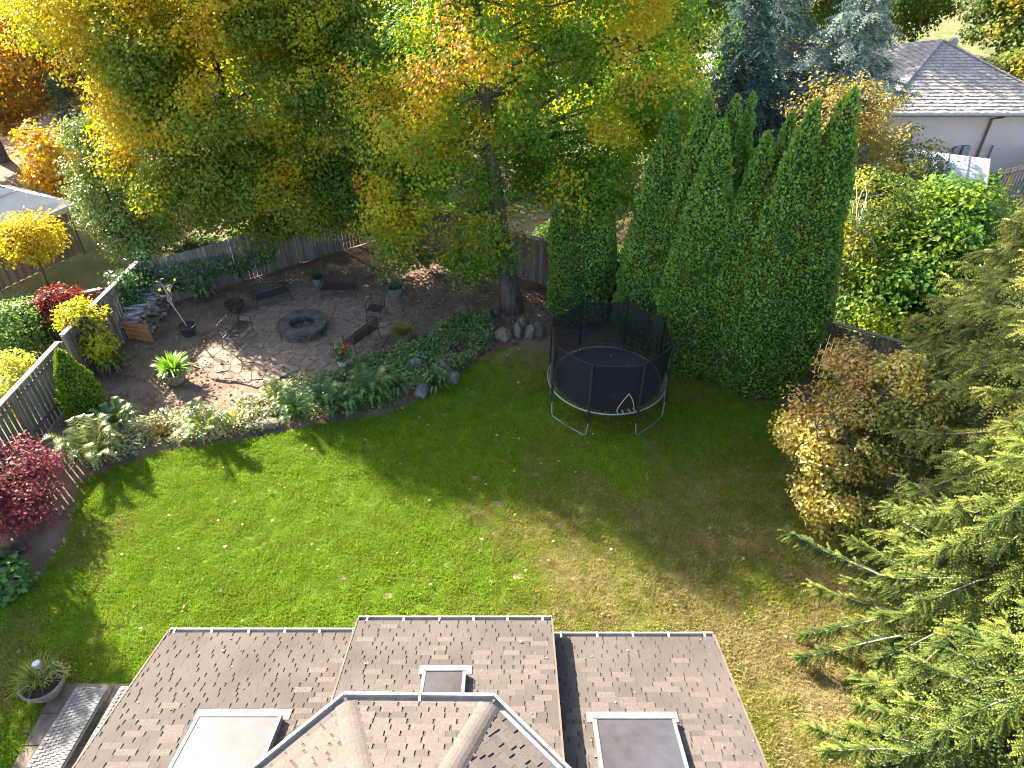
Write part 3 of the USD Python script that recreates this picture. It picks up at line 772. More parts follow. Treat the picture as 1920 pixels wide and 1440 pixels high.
for i in (1, 2):
    s_ = BAY[i]
    dv = APEX - s_
    Ld = np.linalg.norm(dv); dv = dv / Ld
    sd = unit(np.cross(dv, A(0, 0, 1)))
    for k in range(int(Ld / 0.15)):
        p = s_ + dv * (0.05 + k * 0.15)
        m = MB()
        arc = np.linspace(-1, 1, 7)
        ring = [p + sd * x * 0.15 + A(0, 0, 0.045 - 0.05 * x * x) for x in arc]
        ring2 = [p + dv * 0.17 + sd * x * 0.15 + A(0, 0, 0.030 - 0.05 * x * x) for x in arc]
        v = np.array(ring + ring2 + [r_ - A(0, 0, 0.014) for r_ in ring])
        f = [[j, j + 1, 8 + j] for j in range(6)] + [[j, 8 + j, 7 + j] for j in range(6)] + [[j, 14 + j, 15 + j] for j in range(6)] + [[j, 15 + j, j + 1] for j in range(6)]
        m.add(v, np.array(f))
        part(up_roof, 'hip_cap', m, f'shingle_{"abcde"[(k * 3 + i) % 5]}')
gt, db = MB(), MB()
for i in range(5):
    a, b = BAY[i], BAY[(i + 1) % 6]
    if i == 4:
        break
    U = unit(b - a); o = A(-U[1], U[0], 0)
    o = o if o @ (A(-1.25, 2.5, EZ) - a) < 0 else -o
    e = 0.045
    for off, h_, t_, z_ in ((0.118, 0.11, 0.018, -0.05), (0.004, 0.11, 0.010, -0.06)):
        gt.beam(a + o * off - U * e * (off > .1) + A(0, 0, z_), b + o * off + U * e * (off > .1) + A(0, 0, z_), t_, h_)
    gt.beam(a + o * 0.06 - U * .02 + A(0, 0, -0.108), b + o * 0.06 + U * .02 + A(0, 0, -0.108), 0.11, 0.012)
    gt.beam(a + o * 0.112 - U * e + A(0, 0, 0.011), b + o * 0.112 + U * e + A(0, 0, 0.011), 0.040, 0.010)
gp = part(H0, 'gutter', gt, 'white_metal')
part(gp, 'bracket', MB().box((BAY[1] + A(1.0, 0.06, 0.022)), (0.03, 0.13, 0.01)), 'white_plastic')

# shingles: those that show largest one by one, the rest joined for each roof
shingles.sort(key=lambda s: -s[0])
rest = {}
rng = np.random.default_rng(3)
for i, (_, roof, v, f) in enumerate(shingles):
    if i < 296:
        part(roof, 'shingle', MB().add(v, f), f'shingle_{"abcde"[rng.choice(5, p=[.3, .22, .2, .16, .12])]}')
    else:
        rest.setdefault(roof, MB()).add(v, f)
for roof, m in rest.items():
    part(roof, 'shingle_field', m, 'shingle_field', kind='stuff')

def on_roof(px, py, ye, ze):
    r = ray(px, py)
    t = (ze + SL * ye - CAM_H) / (r[2] + SL * r[1])
    return A(0, 0, CAM_H) + t * r

def skylight(px0, px1, py, ye, ze, length, pane, rise=0.13):
    p, q = on_roof(px0, py, ye, ze + rise), on_roof(px1, py, ye, ze + rise)
    s = math.hypot(1, SL)
    V_ = A(0, -1, SL) / s; N_ = A(0, SL, 1) / s
    w = q[0] - p[0]
    O = A(p[0], (p[1] + q[1]) / 2, 0); O[2] = ze + SL * (ye - O[1])
    O = O - N_ * 0.0
    R = np.stack([A(1, 0, 0), V_, N_], 1)
    f = MB()
    t_ = 0.05
    for c, sz in (((w / 2, t_ / 2), (w, t_)), ((w / 2, length - t_ / 2), (w, t_)), ((t_ / 2, length / 2), (t_, length - 2 * t_)), ((w - t_ / 2, length / 2), (t_, length - 2 * t_))):
        f.box(O + R @ A(c[0], c[1], rise / 2), (sz[0], sz[1], rise), R)
    f.box(O + R @ A(w / 2, -0.10, 0.021), (w + 0.16, 0.2, 0.004), R)
    sk = part(H0, 'skylight', f, 'skylight_frame')
    part(sk, 'pane', MB().box(O + R @ A(w / 2, length / 2, rise - 0.015), (w - 2 * t_, length - 2 * t_, 0.012), R), pane)
    e = MB()
    e.box(O + R @ A(w / 2, t_ * .5, rise + 0.004), (w, t_ * .55, 0.008), R)
    part(sk, 'edge_strip', e, 'white_metal')
skylight(793, 874, 1258, 7.12, 2.9, 1.1, 'skylight_pane')
skylight(368, 528, 1343, 7.08, 2.6, 1.15, 'skylight_pane_white')
skylight(1112, 1266, 1348, 7.0, 2.6, 1.15, 'skylight_pane')

# ------------------------------------------------------------------ fences
def fence(name, label, p, q, h, bw, gap, seed, woods='abc', odd=0.0, cap=True, side=1, post_step=2.4, alternate=False, capw='cap_wood', h_var=0.012, post_wood='fence_wood_a', ztop=0.0, skip=()):
    """upright boards between p and q; side: which way the board face lies from the rails"""
    rng = np.random.default_rng(seed)
    p, q = A(*p, 0), A(*q, 0)
    d = unit(q - p); L = np.linalg.norm(q - p)
    nrm = A(-d[1], d[0], 0) * side
    T = thing(name, label, 'fence', (p + q) / 2)
    R = np.stack([d, A(-d[1], d[0], 0), A(0, 0, 1)], 1)
    s, k = bw / 2, 0
    while s < L:
        w = bw * rng.uniform(0.93, 1.04)
        hh = h - 0.03 + rng.normal(0, h_var)
        off = 0.035 if not alternate or k % 2 == 0 else -0.035
        wood = woods[rng.integers(len(woods))] if rng.random() > odd else 'd'
        lean = rng.normal(0, 0.004)
        c = p + d * s + nrm * off + A(0, 0, hh / 2 + 0.03)
        Rb = R @ np.array([[math.cos(lean), 0, math.sin(lean)], [0, 1, 0], [-math.sin(lean), 0, math.cos(lean)]])
        part(T, 'board', MB().box(c - A(0, 0, 0.04), (w, 0.019, hh + 0.02), Rb), 'red_wood' if woods == 'r' else f'fence_wood_{wood}')
        s += bw + gap; k += 1
    for z in (0.35, h - 0.28):
        part(T, 'rail', MB().beam(p + A(0, 0, z), q + A(0, 0, z), 0.045, 0.085), 'red_wood' if woods == 'r' else 'fence_wood_c')
    m = int(max(1, round(L / post_step)))
    for i in range(m + 1):
        x = p + d * (L * i / m) - nrm * 0.075
        part(T, 'post', MB().box(x + A(0, 0, h / 2), (0.09, 0.09, h + 0.02), R), 'red_wood' if woods == 'r' else post_wood)
        if i < m and cap:
            y = p + d * (L * (i + 1) / m) - nrm * 0.075
            part(T, 'cap_rail', MB().beam(x + nrm * .06 + d * 0.012 + A(0, 0, h + 0.035), y + nrm * .06 - d * 0.012 + A(0, 0, h + 0.035), 0.15, 0.035), capw)
    return T

fence('side_fence', 'weathered grey board fence with open gaps and pale cap along the left', (-13.5, 12.2), (-13.45, 17.3), 1.78, 0.14, 0.050, 1, odd=0.06, side=1)
fence('side_fence', 'weathered fence section with pale cap between yellow shrub and woodpile', (-13.43, 17.5), (-13.15, 22.2), 1.86, 0.14, 0.030, 2, odd=0.10, side=1)
fence('cross_fence', 'dark red brown board fence of the garden on the left', (-13.65, 20.45), (-17.6, 18.55), 1.75, 0.15, 0.012, 3, woods='r', side=1)
fence('back_fence', 'grey back fence with sunlit gaps beneath the green maple behind the benches', (-13.0, 22.35), (-5.3, 28.3), 1.80, 0.14, 0.010, 4, odd=0.04, side=-1, cap=False)
fence('back_fence', 'grey brown board fence behind the tall trunk and the arborvitae row', (-5.1, 28.1), (11.6, 17.15), 1.80, 0.15, 0.010, 5, odd=0.05, side=-1, cap=True, capw='fence_wood_a')
fence('rear_fence', 'brown slatted fence beside the pink garage wall at the upper right', (22.2, 31.2), (31.0, 35.6), 1.8, 0.16, 0.10, 6, woods='ac', odd=0.05, side=-1, cap=False)

# ------------------------------------------------------------------ trampoline
TC = A(2.83, 16.78, 0)
TR = 1.76
RZ = 0.90
T = thing('trampoline', 'round black trampoline with safety net and galvanised legs on the shaded lawn', 'trampoline', TC)
def ringpt(r, a, z):
    return TC + A(r * math.cos(a), r * math.sin(a), z)
circ = np.linspace(0, 2 * np.pi, 64, endpoint=False)
part(T, 'frame', MB().tube([ringpt(TR, a, RZ) for a in circ], 0.024, 8, closed=True), 'galvanized', smooth=True)
part(T, 'mat', MB().lathe(TC + A(0, 0, RZ - 0.01), [(0, 0), (1.53, 0), (1.53, 0.012), (0, 0.012)], 64), 'trampoline_mat')
for i in range(84):
    a = i * 2 * np.pi / 84
    part(T, 'spring', MB().tube([ringpt(1.525, a, RZ), ringpt(TR - 0.02, a, RZ)], 0.0075, 5), 'galvanized')
post_a = [math.radians(-22.5 + 45 * k) for k in range(8)]
NH = 1.62
for i, a in enumerate(post_a):
    part(T, 'pole', MB().tube([ringpt(TR + 0.045, a, RZ - 0.38), ringpt(TR + 0.045, a, RZ + 0.1), ringpt(TR + 0.05, a, RZ + NH)], 0.032, 8), 'black_pole', smooth=True)
    m = MB()
    a2 = post_a[(i + 1) % 8]
    k = 6
    lo = [ringpt(1.62 if j in (0, k) else 1.62, a + (a2 - a + (2 * np.pi if a2 < a else 0)) * j / k, RZ + 0.01) for j in range(k + 1)]
    t0, t1 = ringpt(TR + 0.02, a, RZ + NH), ringpt(TR + 0.02, a2, RZ + NH)
    rows = []
    for s in np.linspace(0, 1, 6):
        rows.append([(1 - s) * lo[j] + s * (t0 + (t1 - t0) * j / k - A(0, 0, 0.06 * math.sin(math.pi * j / k))) for j in range(k + 1)])
    v = np.array(rows).reshape(-1, 3)
    f = []
    for r_ in range(5):
        for j in range(k):
            b = r_ * (k + 1) + j
            f += [[b, b + 1, b + k + 2], [b, b + k + 2, b + k + 1]]
    part(T, 'net_panel', m.add(v, np.array(f)), 'net', smooth=True)
    part(T, 'net_rope', MB().tube([t0 + (t1 - t0) * j / k - A(0, 0, 0.06 * math.sin(math.pi * j / k)) for j in range(k + 1)], 0.012, 5), 'black_pole')
for i0 in (0, 6, 4, 2):     # each bent leg joins two neighbouring poles
    a, b = post_a[i0], post_a[i0 - 1] - (2 * np.pi if i0 == 0 else 0)
    pts = [ringpt(TR + 0.01, a, RZ - 0.02), ringpt(TR + 0.03, a, 0.34), ringpt(TR + 0.04, a + (b - a) * 0.02, 0.10), ringpt(TR + 0.04, a + (b - a) * 0.07, 0.03),
           ringpt(TR - 0.02, a + (b - a) * 0.5, 0.03), ringpt(TR + 0.04, a + (b - a) * 0.93, 0.03), ringpt(TR + 0.04, a + (b - a) * 0.98, 0.10), ringpt(TR + 0.03, b, 0.34), ringpt(TR + 0.01, b, RZ - 0.02)]
    part(T, 'leg', MB().tube(pts, 0.021, 8), 'galvanized', smooth=True)
da = -1.36
def doorpt(u, h):
    return ringpt(1.64 + 0.06 * h, da + u, RZ + 0.02 + h)
for sgn in (-1, 1):
    part(T, 'door_trim', MB().tube([doorpt(sgn * 0.155 * (1 - h ** 1.5) + 0.02 * h, h * 0.62) for h in np.linspace(0, 1, 9)], 0.011, 5), 'beige_trim')
for u in (-0.15, -0.06, 0.05, 0.14):
    part(T, 'strap', MB().beam(ringpt(1.60, da + u, RZ + 0.045), ringpt(1.76, da + u, RZ + 0.035), 0.025, 0.01), 'beige_trim')

# ------------------------------------------------------------------ fire pit
T = thing('fire_pit', 'round grey stone fire pit in the middle of the flagstone patio', 'fire pit', (*PIT_C, 0))
rng = np.random.default_rng(21)
def wedge(r0, r1, a0, a1, z0, z1, k=3):
    aa = np.linspace(a0, a1, k + 1)
    m = MB()
    for j in range(k):
        q = [(r0, aa[j]), (r1, aa[j]), (r1, aa[j + 1]), (r0, aa[j + 1])]
        lo = [A(PIT_C[0] + r * math.cos(t), PIT_C[1] + r * math.sin(t), z0) for r, t in q]
        m.hexa(lo, [p + A(0, 0, z1 - z0) for p in lo])
    return m
for row, (za, zb, nst, ro) in enumerate(((0.0, 0.15, 13, 0.80), (0.155, 0.30, 13, 0.79))):
    for i in range(nst):
        a0 = (i + 0.5 * row) * 2 * np.pi / nst
        part(T, 'wall_stone', wedge(0.50, ro + rng.uniform(-.025, .025), a0 + 0.015, a0 + 2 * np.pi / nst - 0.015, za, zb), 'rock_a')
for i in range(10):
    a0 = i * 2 * np.pi / 10 + 0.2
    part(T, 'cap_stone', wedge(0.44 + rng.uniform(-.02, .02), 0.84 + rng.uniform(-.03, .03), a0 + 0.009, a0 + 2 * np.pi / 10 - 0.009, 0.306, 0.375 + rng.uniform(0, .012)), 'rock_a')
part(T, 'ash_bed', MB().lathe((*PIT_C, 0), [(0.50, 0.02), (0.50, 0.10), (0.25, 0.12), (0, 0.13)], 20), 'ash', smooth=True)
for i in range(4):
    a = rng.random() * 6.28
    p = A(*PIT_C, 0.17) + A(math.cos(a), math.sin(a), 0) * 0.12
    dd = A(math.cos(a + 1.2), math.sin(a + 1.2), 0.12) * 0.22
    part(T, 'charred_log', MB().tube([p - dd, p, p + dd], (0.04, 0.045, 0.035), 7), 'log_bark')

# ------------------------------------------------------------------ benches and chair
def bench(name, label, cat, x, y, facing, w, style, group=None):
    """facing: direction (degrees from +x) that a sitter looks"""
    a = math.radians(facing)
    f = A(math.cos(a), math.sin(a), 0); s = A(-math.sin(a), math.cos(a), 0); o = A(x, y, 0)
    def L(u, v, z):
        return o + s * u + f * v + A(0, 0, z)
    T = thing(name, label, cat, (x, y, 0), group)
    h = w / 2
    bk = 0.90
    for sg in (-1, 1):
        u = sg * h
        part(T, 'leg', MB().tube([L(u, 0.24, 0.64), L(u, 0.26, 0.42), L(u, 0.22, 0.25), L(u, 0.29, 0.02)], 0.016, 6), 'black_metal', smooth=True)
        part(T, 'leg', MB().tube([L(u, -0.27, bk - 0.05), L(u, -0.21, 0.42), L(u, -0.22, 0.22), L(u, -0.30, 0.02)], 0.016, 6), 'black_metal', smooth=True)
        part(T, 'arm', MB().tube([L(u, -0.24, 0.66), L(u, 0.0, 0.67), L(u, 0.2, 0.655), L(u, 0.29, 0.60), L(u, 0.27, 0.55)], 0.018, 6), 'black_metal', smooth=True)
        part(T, 'side_rail', MB().tube([L(u, -0.21, 0.40), L(u, 0.26, 0.40)], 0.013, 6), 'black_metal')
    part(T, 'stretcher', MB().tube([L(-h, 0.24, 0.16), L(h, 0.24, 0.16)], 0.010, 6), 'black_metal')
    for v in np.linspace(-0.19, 0.25, 7):
        part(T, 'seat_slat', MB().beam(L(-h, v, 0.425 + 0.02 * abs(v)), L(h, v, 0.425 + 0.02 * abs(v)), 0.045, 0.010), 'black_metal')
    top = lambda u: bk + (0.10 * (1 - (u / h) ** 2) if style == 'arch' else 0.02 * (1 - (u / h) ** 2))
    us = np.linspace(-h, h, 13)
    part(T, 'back_rail', MB().tube([L(u, -0.27, top(u)) for u in us], 0.017, 6), 'black_metal', smooth=True)
    part(T, 'back_rail', MB().tube([L(u, -0.225, 0.50) for u in us], 0.012, 6), 'black_metal', smooth=True)
    if style == 'lattice':
        m = 5
        for sg in (-1, 1):
            for k in range(-2, m + 1):
                p0, p1 = (-h + k * w / m, 0.50), (-h + (k + 2) * w / m, bk)
                t0, t1 = max(0, (-h - p0[0]) / (p1[0] - p0[0])), min(1, (h - p0[0]) / (p1[0] - p0[0]))
                if t1 - t0 < 0.05:
                    continue
                g = [(sg * (p0[0] + (p1[0] - p0[0]) * t), 0.50 + (bk - 0.50) * t) for t in (t0, t1)]
                part(T, 'lattice_bar', MB().tube([L(g[0][0], -0.225 - 0.045 * (g[0][1] - .5) / .4, g[0][1]), L(g[1][0], -0.225 - 0.045 * (g[1][1] - .5) / .4, g[1][1])], 0.008, 5), 'black_metal')
    elif style == 'slats':
        for k in range(4):
            z = 0.55 + k * 0.085
            part(T, 'back_slat', MB().beam(L(-h, -0.225 - 0.05 * (z - .5) / .4, z), L(h, -0.225 - 0.05 * (z - .5) / .4, z), 0.010, 0.045), 'black_metal')
    else:
        m = max(7, int(w / 0.075))
        for k in range(1, m):
            u = -h + w * k / m
            part(T, 'back_bar', MB().tube([L(u, -0.225, 0.50), L(u, -0.27, top(u))], 0.008, 5), 'black_metal')
    return T
bench('garden_bench', 'black metal bench with lattice back facing the fire pit from the left', 'bench', -9.35, 20.05, -12, 1.15, 'lattice')
bench('garden_bench', 'black metal slatted bench in front of the shaded fence, left of the arched one', 'bench', -8.85, 22.5, -55, 1.25, 'slats')
bench('garden_bench', 'black metal bench with arched back behind the fire pit', 'bench', -6.45, 23.0, -88, 1.25, 'arch')
bench('garden_chair', 'single black metal chair with upright back bars at the patio edge', 'chair', -4.85, 21.5, -105, 0.52, 'bars')
bench('garden_bench', 'black metal slatted bench beside the red geraniums, its back to the lawn', 'bench', -5.05, 19.75, 148, 1.2, 'slats')

# ------------------------------------------------------------------ woodpile
T = thing('woodpile', 'stack of split grey firewood beneath the ivy by the side fence', 'woodpile', (-12.6, 21.2, 0))
rng = np.random.default_rng(8)
for row in range(6):
    for k in range(12 - (row > 3) * 2):
        y = 20.15 + k * 0.185 + 0.09 * (row % 2) + rng.normal(0, 0.02)
        z = 0.09 + row * 0.145 + rng.normal(0, 0.015)
        x = -12.75 + rng.normal(0, 0.05) - row * 0.03
        r = rng.uniform(0.065, 0.095)
        d = A(0.26, rng.normal(0, 0.03), rng.normal(0, 0.012))
        part(T, 'log', MB().tube([A(x, y, z) - d, A(x, y, z), A(x, y, z) + d], (r * .95, r, r * .93), int(rng.integers(4, 7))), 'log_grey' if row > 3 or rng.random() < 0.2 else ('log_end' if rng.random() < 0.2 else 'log_bark'))
for k in range(14):
    p = A(-12.75 + rng.normal(0, .12), 20.2 + k * 0.16, 0.98 + rng.normal(0, .03))
    a = rng.normal(0, 0.35)
    d = A(math.cos(a), math.sin(a), rng.normal(0, 0.08)) * rng.uniform(0.22, 0.38)
    part(T, 'log', MB().tube([p - d, p, p + d], (0.05, 0.06, 0.045), 5), 'log_grey')
T = thing('wood_pallet', 'orange brown wooden pallet leaning at the near end of the woodpile', 'pallet', (-12.8, 19.95, 0))
for k in range(4):
    part(T, 'slat', MB().beam(A(-13.12, 20.05 - k * .02, 0.16 + k * 0.19), A(-12.18, 19.88 - k * .02, 0.16 + k * 0.19 - .04), 0.022, 0.15), 'cedar')
for x in (-13.0, -12.35):
    part(T, 'bearer', MB().beam(A(x, 20.08, 0.05), A(x, 20.03, 0.80), 0.05, 0.09, up=(1, 0, 0)), 'cedar')

# ------------------------------------------------------------------ pots and planters
def pot(name, label, cat, x, y, r, h, m, taper=0.75, plant=None, rim=0.025):
    T = thing(name, label, cat, (x, y, 0))
    part(T, 'body', MB().lathe((x, y, 0), [(0, 0.01), (r * taper, 0.01), (r * 0.93, h * 0.6), (r, h - 0.05), (r + rim, h - 0.045), (r + rim, h), (r - 0.02, h), (r - 0.03, h - 0.07), (0, h - 0.07)], 28), m, smooth=35)
    part(T, 'potting_soil', MB().lathe((x, y, 0), [(r - 0.035, h - 0.066), (r * .5, h - 0.05), (0, h - 0.045)], 16), 'potting_soil', smooth=True)
    return T, A(x, y, h - 0.06)
rng = np.random.default_rng(31)
T, c = pot('planter_pot', 'black tub holding a bare branching sapling near the woodpile', 'pot', -11.2, 20.45, 0.27, 0.36, 'pot_black')
sap = MB()
tips = []
def twig(p, d, L, r, lev):
    q = p + d * L
    sap.tube(limb_path(rng, p, q, 0.06, 4), np.linspace(r, r * 0.6, 4), 5)
    tips.append(q)
    if lev:
        for _ in range(3):
            twig(p + d * L * rng.uniform(0.6, 1.0), unit(d + rng.normal(size=3) * 0.55 + A(-0.25, 0, 0.1)), L * rng.uniform(0.45, 0.75), r * 0.55, lev - 1)
twig(c, unit(A(-0.38, 0.1, 0.9)), 1.05, 0.022, 3)
ST = thing('bare_sapling', 'bare grey sapling with a few yellow leaves growing from the black tub', 'sapling', c)
part(ST, 'stem', sap, 'bark_pale', smooth=True)
lf = MB()
P = np.array(tips)[rng.choice(len(tips), 9, replace=False)]
leaves(lf, P, unit(rng.normal(size=(9, 3)) + A(0, 0, 1)), 0.13, np.tile((0.42, 0.33, 0.05), (9, 1)), rng)
part(ST, 'leaf', lf, 'leaf', color=True, kind='stuff')

T, c = pot('planter_pot', 'dark bowl of dry stalks in front of the fence fern', 'pot', -10.05, 21.95, 0.33, 0.36, 'pot_black', 0.6)
m = MB(); blades(m, c, 60, 0.42, 0.012, rng, (0.16, 0.12, 0.07), (0.30, 0.23, 0.13), 0.9, 0.5, 0.18)
part(T, 'dry_stalks', m, 'dry_leaf', color=True)
T, c = pot('planter_pot', 'dark planter with low greenery beyond the single chair', 'pot', -4.4, 23.15, 0.30, 0.34, 'pot_grey', 0.8)
m = MB(); P = c + rng.normal(size=(160, 3)) * A(0.16, 0.16, 0.06) + A(0, 0, 0.12)
leaves(m, P, unit(rng.normal(size=(160, 3)) + A(0, 0, 1)), 0.09, lerp((0.03, 0.08, 0.03), (0.08, 0.15, 0.05), rng.random(160)), rng)
part(T, 'greenery', m, 'leaf', color=True)
T, c = pot('planter_pot', 'grey pot with a mound of grass between the two other benches at the fence', 'pot', -7.45, 23.9, 0.22, 0.32, 'pot_grey', 0.8)
m = MB(); blades(m, c, 140, 0.5, 0.016, rng, (0.03, 0.07, 0.02), (0.07, 0.13, 0.04), 0.9, 0.6, 0.12)
part(T, 'grass_leaves', m, 'leaf', color=True)
T, c = pot('flower_pot', 'small white pot of red geraniums beside the bench', 'flower pot', -5.5, 18.55, 0.15, 0.26, 'pot_white', 0.7)
m, pe = MB(), MB()
P = c + unit(rng.normal(size=(420, 3))) * (rng.random((420, 1)) ** 0.4) * A(0.36, 0.34, 0.30) + A(0, 0, 0.33)
leaves(m, P, unit(rng.normal(size=(420, 3)) + A(0, 0, 1.2)), 0.085, lerp((0.03, 0.09, 0.025), (0.07, 0.16, 0.05), rng.random(420)), rng, wide=0.95)
part(T, 'leaves', m, 'leaf_glossy', color=True)
for k in range(11):
    a = k * 2.4
    b = c + A(math.cos(a) * 0.36 * math.sqrt((k + 1) / 11), math.sin(a) * 0.36 * math.sqrt((k + 1) / 11), 0.52 + rng.uniform(-.12, .14))
    pe = MB()
    Q = b + unit(rng.normal(size=(42, 3))) * A(0.058, 0.058, 0.045)
    leaves(pe, Q, unit(Q - b), 0.04, lerp((0.55, 0.012, 0.01), (0.75, 0.05, 0.035), rng.random(42)), rng, wide=1.0)
    part(T, 'blossom', pe, 'petal', color=True)
T, c = pot('planter_pot', 'clay pot overflowing with bright green broad leaves at the sunny patio edge', 'pot', -10.62, 17.75, 0.36, 0.42, 'pot_clay', 0.75)
m = MB(); blades(m, c + A(-0.05, 0.05, 0), 150, 0.62, 0.075, rng, (0.10, 0.21, 0.025), (0.21, 0.34, 0.05), 0.95, 0.75, 0.10)
P = c + rng.normal(size=(260, 3)) * A(0.24, 0.24, 0.10) + A(0.06, -0.12, 0.0)
leaves(m, P, unit(rng.normal(size=(260, 3)) + A(0, -.4, 1)), 0.075, lerp((0.05, 0.10, 0.03), (0.12, 0.18, 0.06), rng.random(260)), rng)
part(T, 'leaves', m, 'leaf_glossy', color=True)
T, c = pot('planter_pot', 'low grey pot of fine golden green grass at the right patio edge', 'pot', -3.75, 20.2, 0.30, 0.26, 'pot_grey', 0.8)
m = MB(); blades(m, c, 900, 0.50, 0.007, rng, (0.09, 0.10, 0.025), (0.20, 0.20, 0.06), 1.15, 0.8, 0.10)
part(T, 'grass_leaves', m, 'leaf', color=True)
T, c = pot('planter_bowl', 'large grey bowl planter at the lower left beside the wicker loungers', 'planter', -9.27, 7.45, 0.40, 0.42, 'pot_grey', 0.6, rim=0.02)
m = MB(); m2 = MB(); blades(m2, c + A(-0.15, 0.08, 0), 260, 0.42, 0.014, rng, (0.06, 0.10, 0.025), (0.16, 0.20, 0.06), 1.0, 0.7, 0.22)
P = c + rng.normal(size=(240, 3)) * A(0.14, 0.12, 0.06) + A(0.16, 0.16, 0.08)
leaves(m, P, unit(rng.normal(size=(240, 3)) + A(0, 0, 1)), 0.06, lerp((0.12, 0.14, 0.05), (0.30, 0.26, 0.16), rng.random(240)), rng)
part(T, 'grass_leaves', m2, 'leaf', color=True)
part(T, 'greenery', m, 'leaf', color=True)
T = thing('solar_light', 'small round solar light with white disc standing in the bowl planter', 'garden light', c + A(-0.02, 0.13, 0))
part(T, 'stake', MB().tube([c + A(-0.02, 0.13, 0), c + A(-0.02, 0.13, 0.42)], 0.018, 8), 'meter_grey')
part(T, 'housing', MB().lathe(c + A(-0.02, 0.13, 0.36), [(0, 0), (0.07, 0), (0.085, 0.06), (0.085, 0.09), (0, 0.09)], 20), 'meter_grey')
part(T, 'disc', MB().lathe(c + A(-0.02, 0.13, 0.452), [(0.066, 0), (0.066, 0.008), (0, 0.008)], 20), 'white_plastic')
T = thing('path_light', 'black stake lantern standing among the grey rockery stones', 'garden light', (*at(803, 706)[:2], 0))
b = at(803, 706)
part(T, 'stake', MB().tube([b, b + A(0, 0, 0.62)], 0.014, 6), 'black_metal')
part(T, 'head', MB().lathe(b + A(0, 0, 0.60), [(0, 0), (0.045, 0.0), (0.07, 0.16), (0.085, 0.165), (0.02, 0.22), (0, 0.22)], 12), 'black_metal')
b = at(312, 790)
T = thing('bollard_light', 'short pale cylinder light among the sunlit ground cover', 'garden light', b)
part(T, 'post', MB().tube([b, b + A(0, 0, 0.42)], 0.035, 8), 'meter_grey')
part(T, 'cap', MB().lathe(b + A(0, 0, 0.42), [(0, 0), (0.055, 0), (0.055, 0.05), (0, 0.06)], 14), 'white_plastic')

# ------------------------------------------------------------------ loungers and pavers, lower left
PV = sbox(-9.2, 2.0, -6.3, 7.62)
pv = free('/World/paved_terrace'); UsdGeom.Xform.Define(stage, pv); data(pv, kind='structure', label='brown paved terrace beside the house')
part(pv, 'bed', MB().poly(PV, -0.08, 0.010), 'soil')
for i in range(5):
    for j in range(9):
        part(pv, 'paver', MB().box((-8.9 + i * 0.59 , 7.30 - j * 0.62, 0.022), (0.575, 0.6, 0.03)), 'paver')
def lounger(label, x, y, ang):
    T = thing('wicker_lounger', label, 'lounger', (x, y, 0), 'white wicker loungers beside the house')
    R = rotz(ang)
    def W(p):
        return A(x, y, 0) + R @ np.asarray(p, float)
    for sx in (-1, 1):
        for yy_ in (-0.12, -1.5):
            part(T, 'leg', MB().tube([W((sx * .27, yy_, 0.03)), W((sx * .27, yy_, 0.3))], 0.022, 6), 'wicker')
        part(T, 'side_rail', MB().tube([W((sx * .315, 0.0, 0.32)), W((sx * .315, -1.75, 0.32))], 0.028, 7), 'wicker', smooth=True)
    m = MB()
    for k in range(44):
        yk = -0.01 - k * 0.04
        for i in range(8):
            z = 0.335 + (0.010 if (i + k) % 2 else 0.0) - 0.03 * math.cos((i - 3.5) / 3.5 * 1.3) + 0.03
            m.box(W((-0.273 + i * 0.078, yk, z)), (0.074, 0.036, 0.012), R)
    part(T, 'woven_seat', m, 'wicker', kind='stuff')
    part(T, 'end_rail', MB().tube([W((-.315, 0.02, 0.33)), W((0, 0.035, 0.33)), W((.315, 0.02, 0.33))], 0.026, 7), 'wicker', smooth=True)
lounger('white wicker lounger next to the grey bowl planter', -8.25, 7.30, -0.10)
lounger('white wicker lounger half under the roof edge of the house', -7.38, 7.30, -0.12)

# ------------------------------------------------------------------ the pink house at the upper right
G0 = thing('pink_house', 'pale pink walled house with grey shake hip roof at the upper right', 'house', (22.5, 38, 0))
EY, EZg, XL, XR = 34.85, 3.2, 17.7, 27.25
ap = A((XL + XR) / 2 + 0.25, 40.6, EZg + 2.05)
part(G0, 'wall', MB().box(((XL + XR) / 2, 40.7, EZg / 2 - 0.05), (XR - XL - 0.9, 10.6, EZg - 0.1)), 'siding')
sd = MB()
for k in range(17):
    z = 0.1 + k * 0.175
    sd.hexa([A(XL + .44, EY + .518, z), A(XR - .44, EY + .518, z), A(XR - .44, EY + .549, z), A(XL + .44, EY + .549, z)],
            [A(XL + .44, EY + .545, z + .172), A(XR - .44, EY + .545, z + .172), A(XR - .44, EY + .549, z + .172), A(XL + .44, EY + .549, z + .172)])
part(G0, 'siding_boards', sd, 'siding', kind='stuff')
yb = 46.5
E4 = [A(XL, EY, EZg), A(XR, EY, EZg), A(XR, yb, EZg), A(XL, yb, EZg)]
ap2 = A(ap[0], yb - 5.7, ap[2])
rf = MB()
v = np.array(E4 + [ap, ap2] + [p - A(0, 0, 0.16) for p in E4])
rf.add(v, np.array([[0, 1, 4], [1, 2, 5], [1, 5, 4], [2, 3, 5], [3, 0, 4], [3, 4, 5]] + sum([[[i, 6 + i, 6 + (i + 1) % 4], [i, 6 + (i + 1) % 4, (i + 1) % 4]] for i in range(4)], []) + [[6, 8, 7], [6, 9, 8]]))
gr = part(G0, 'roof', rf, 'shake_under')
rng = np.random.default_rng(77)
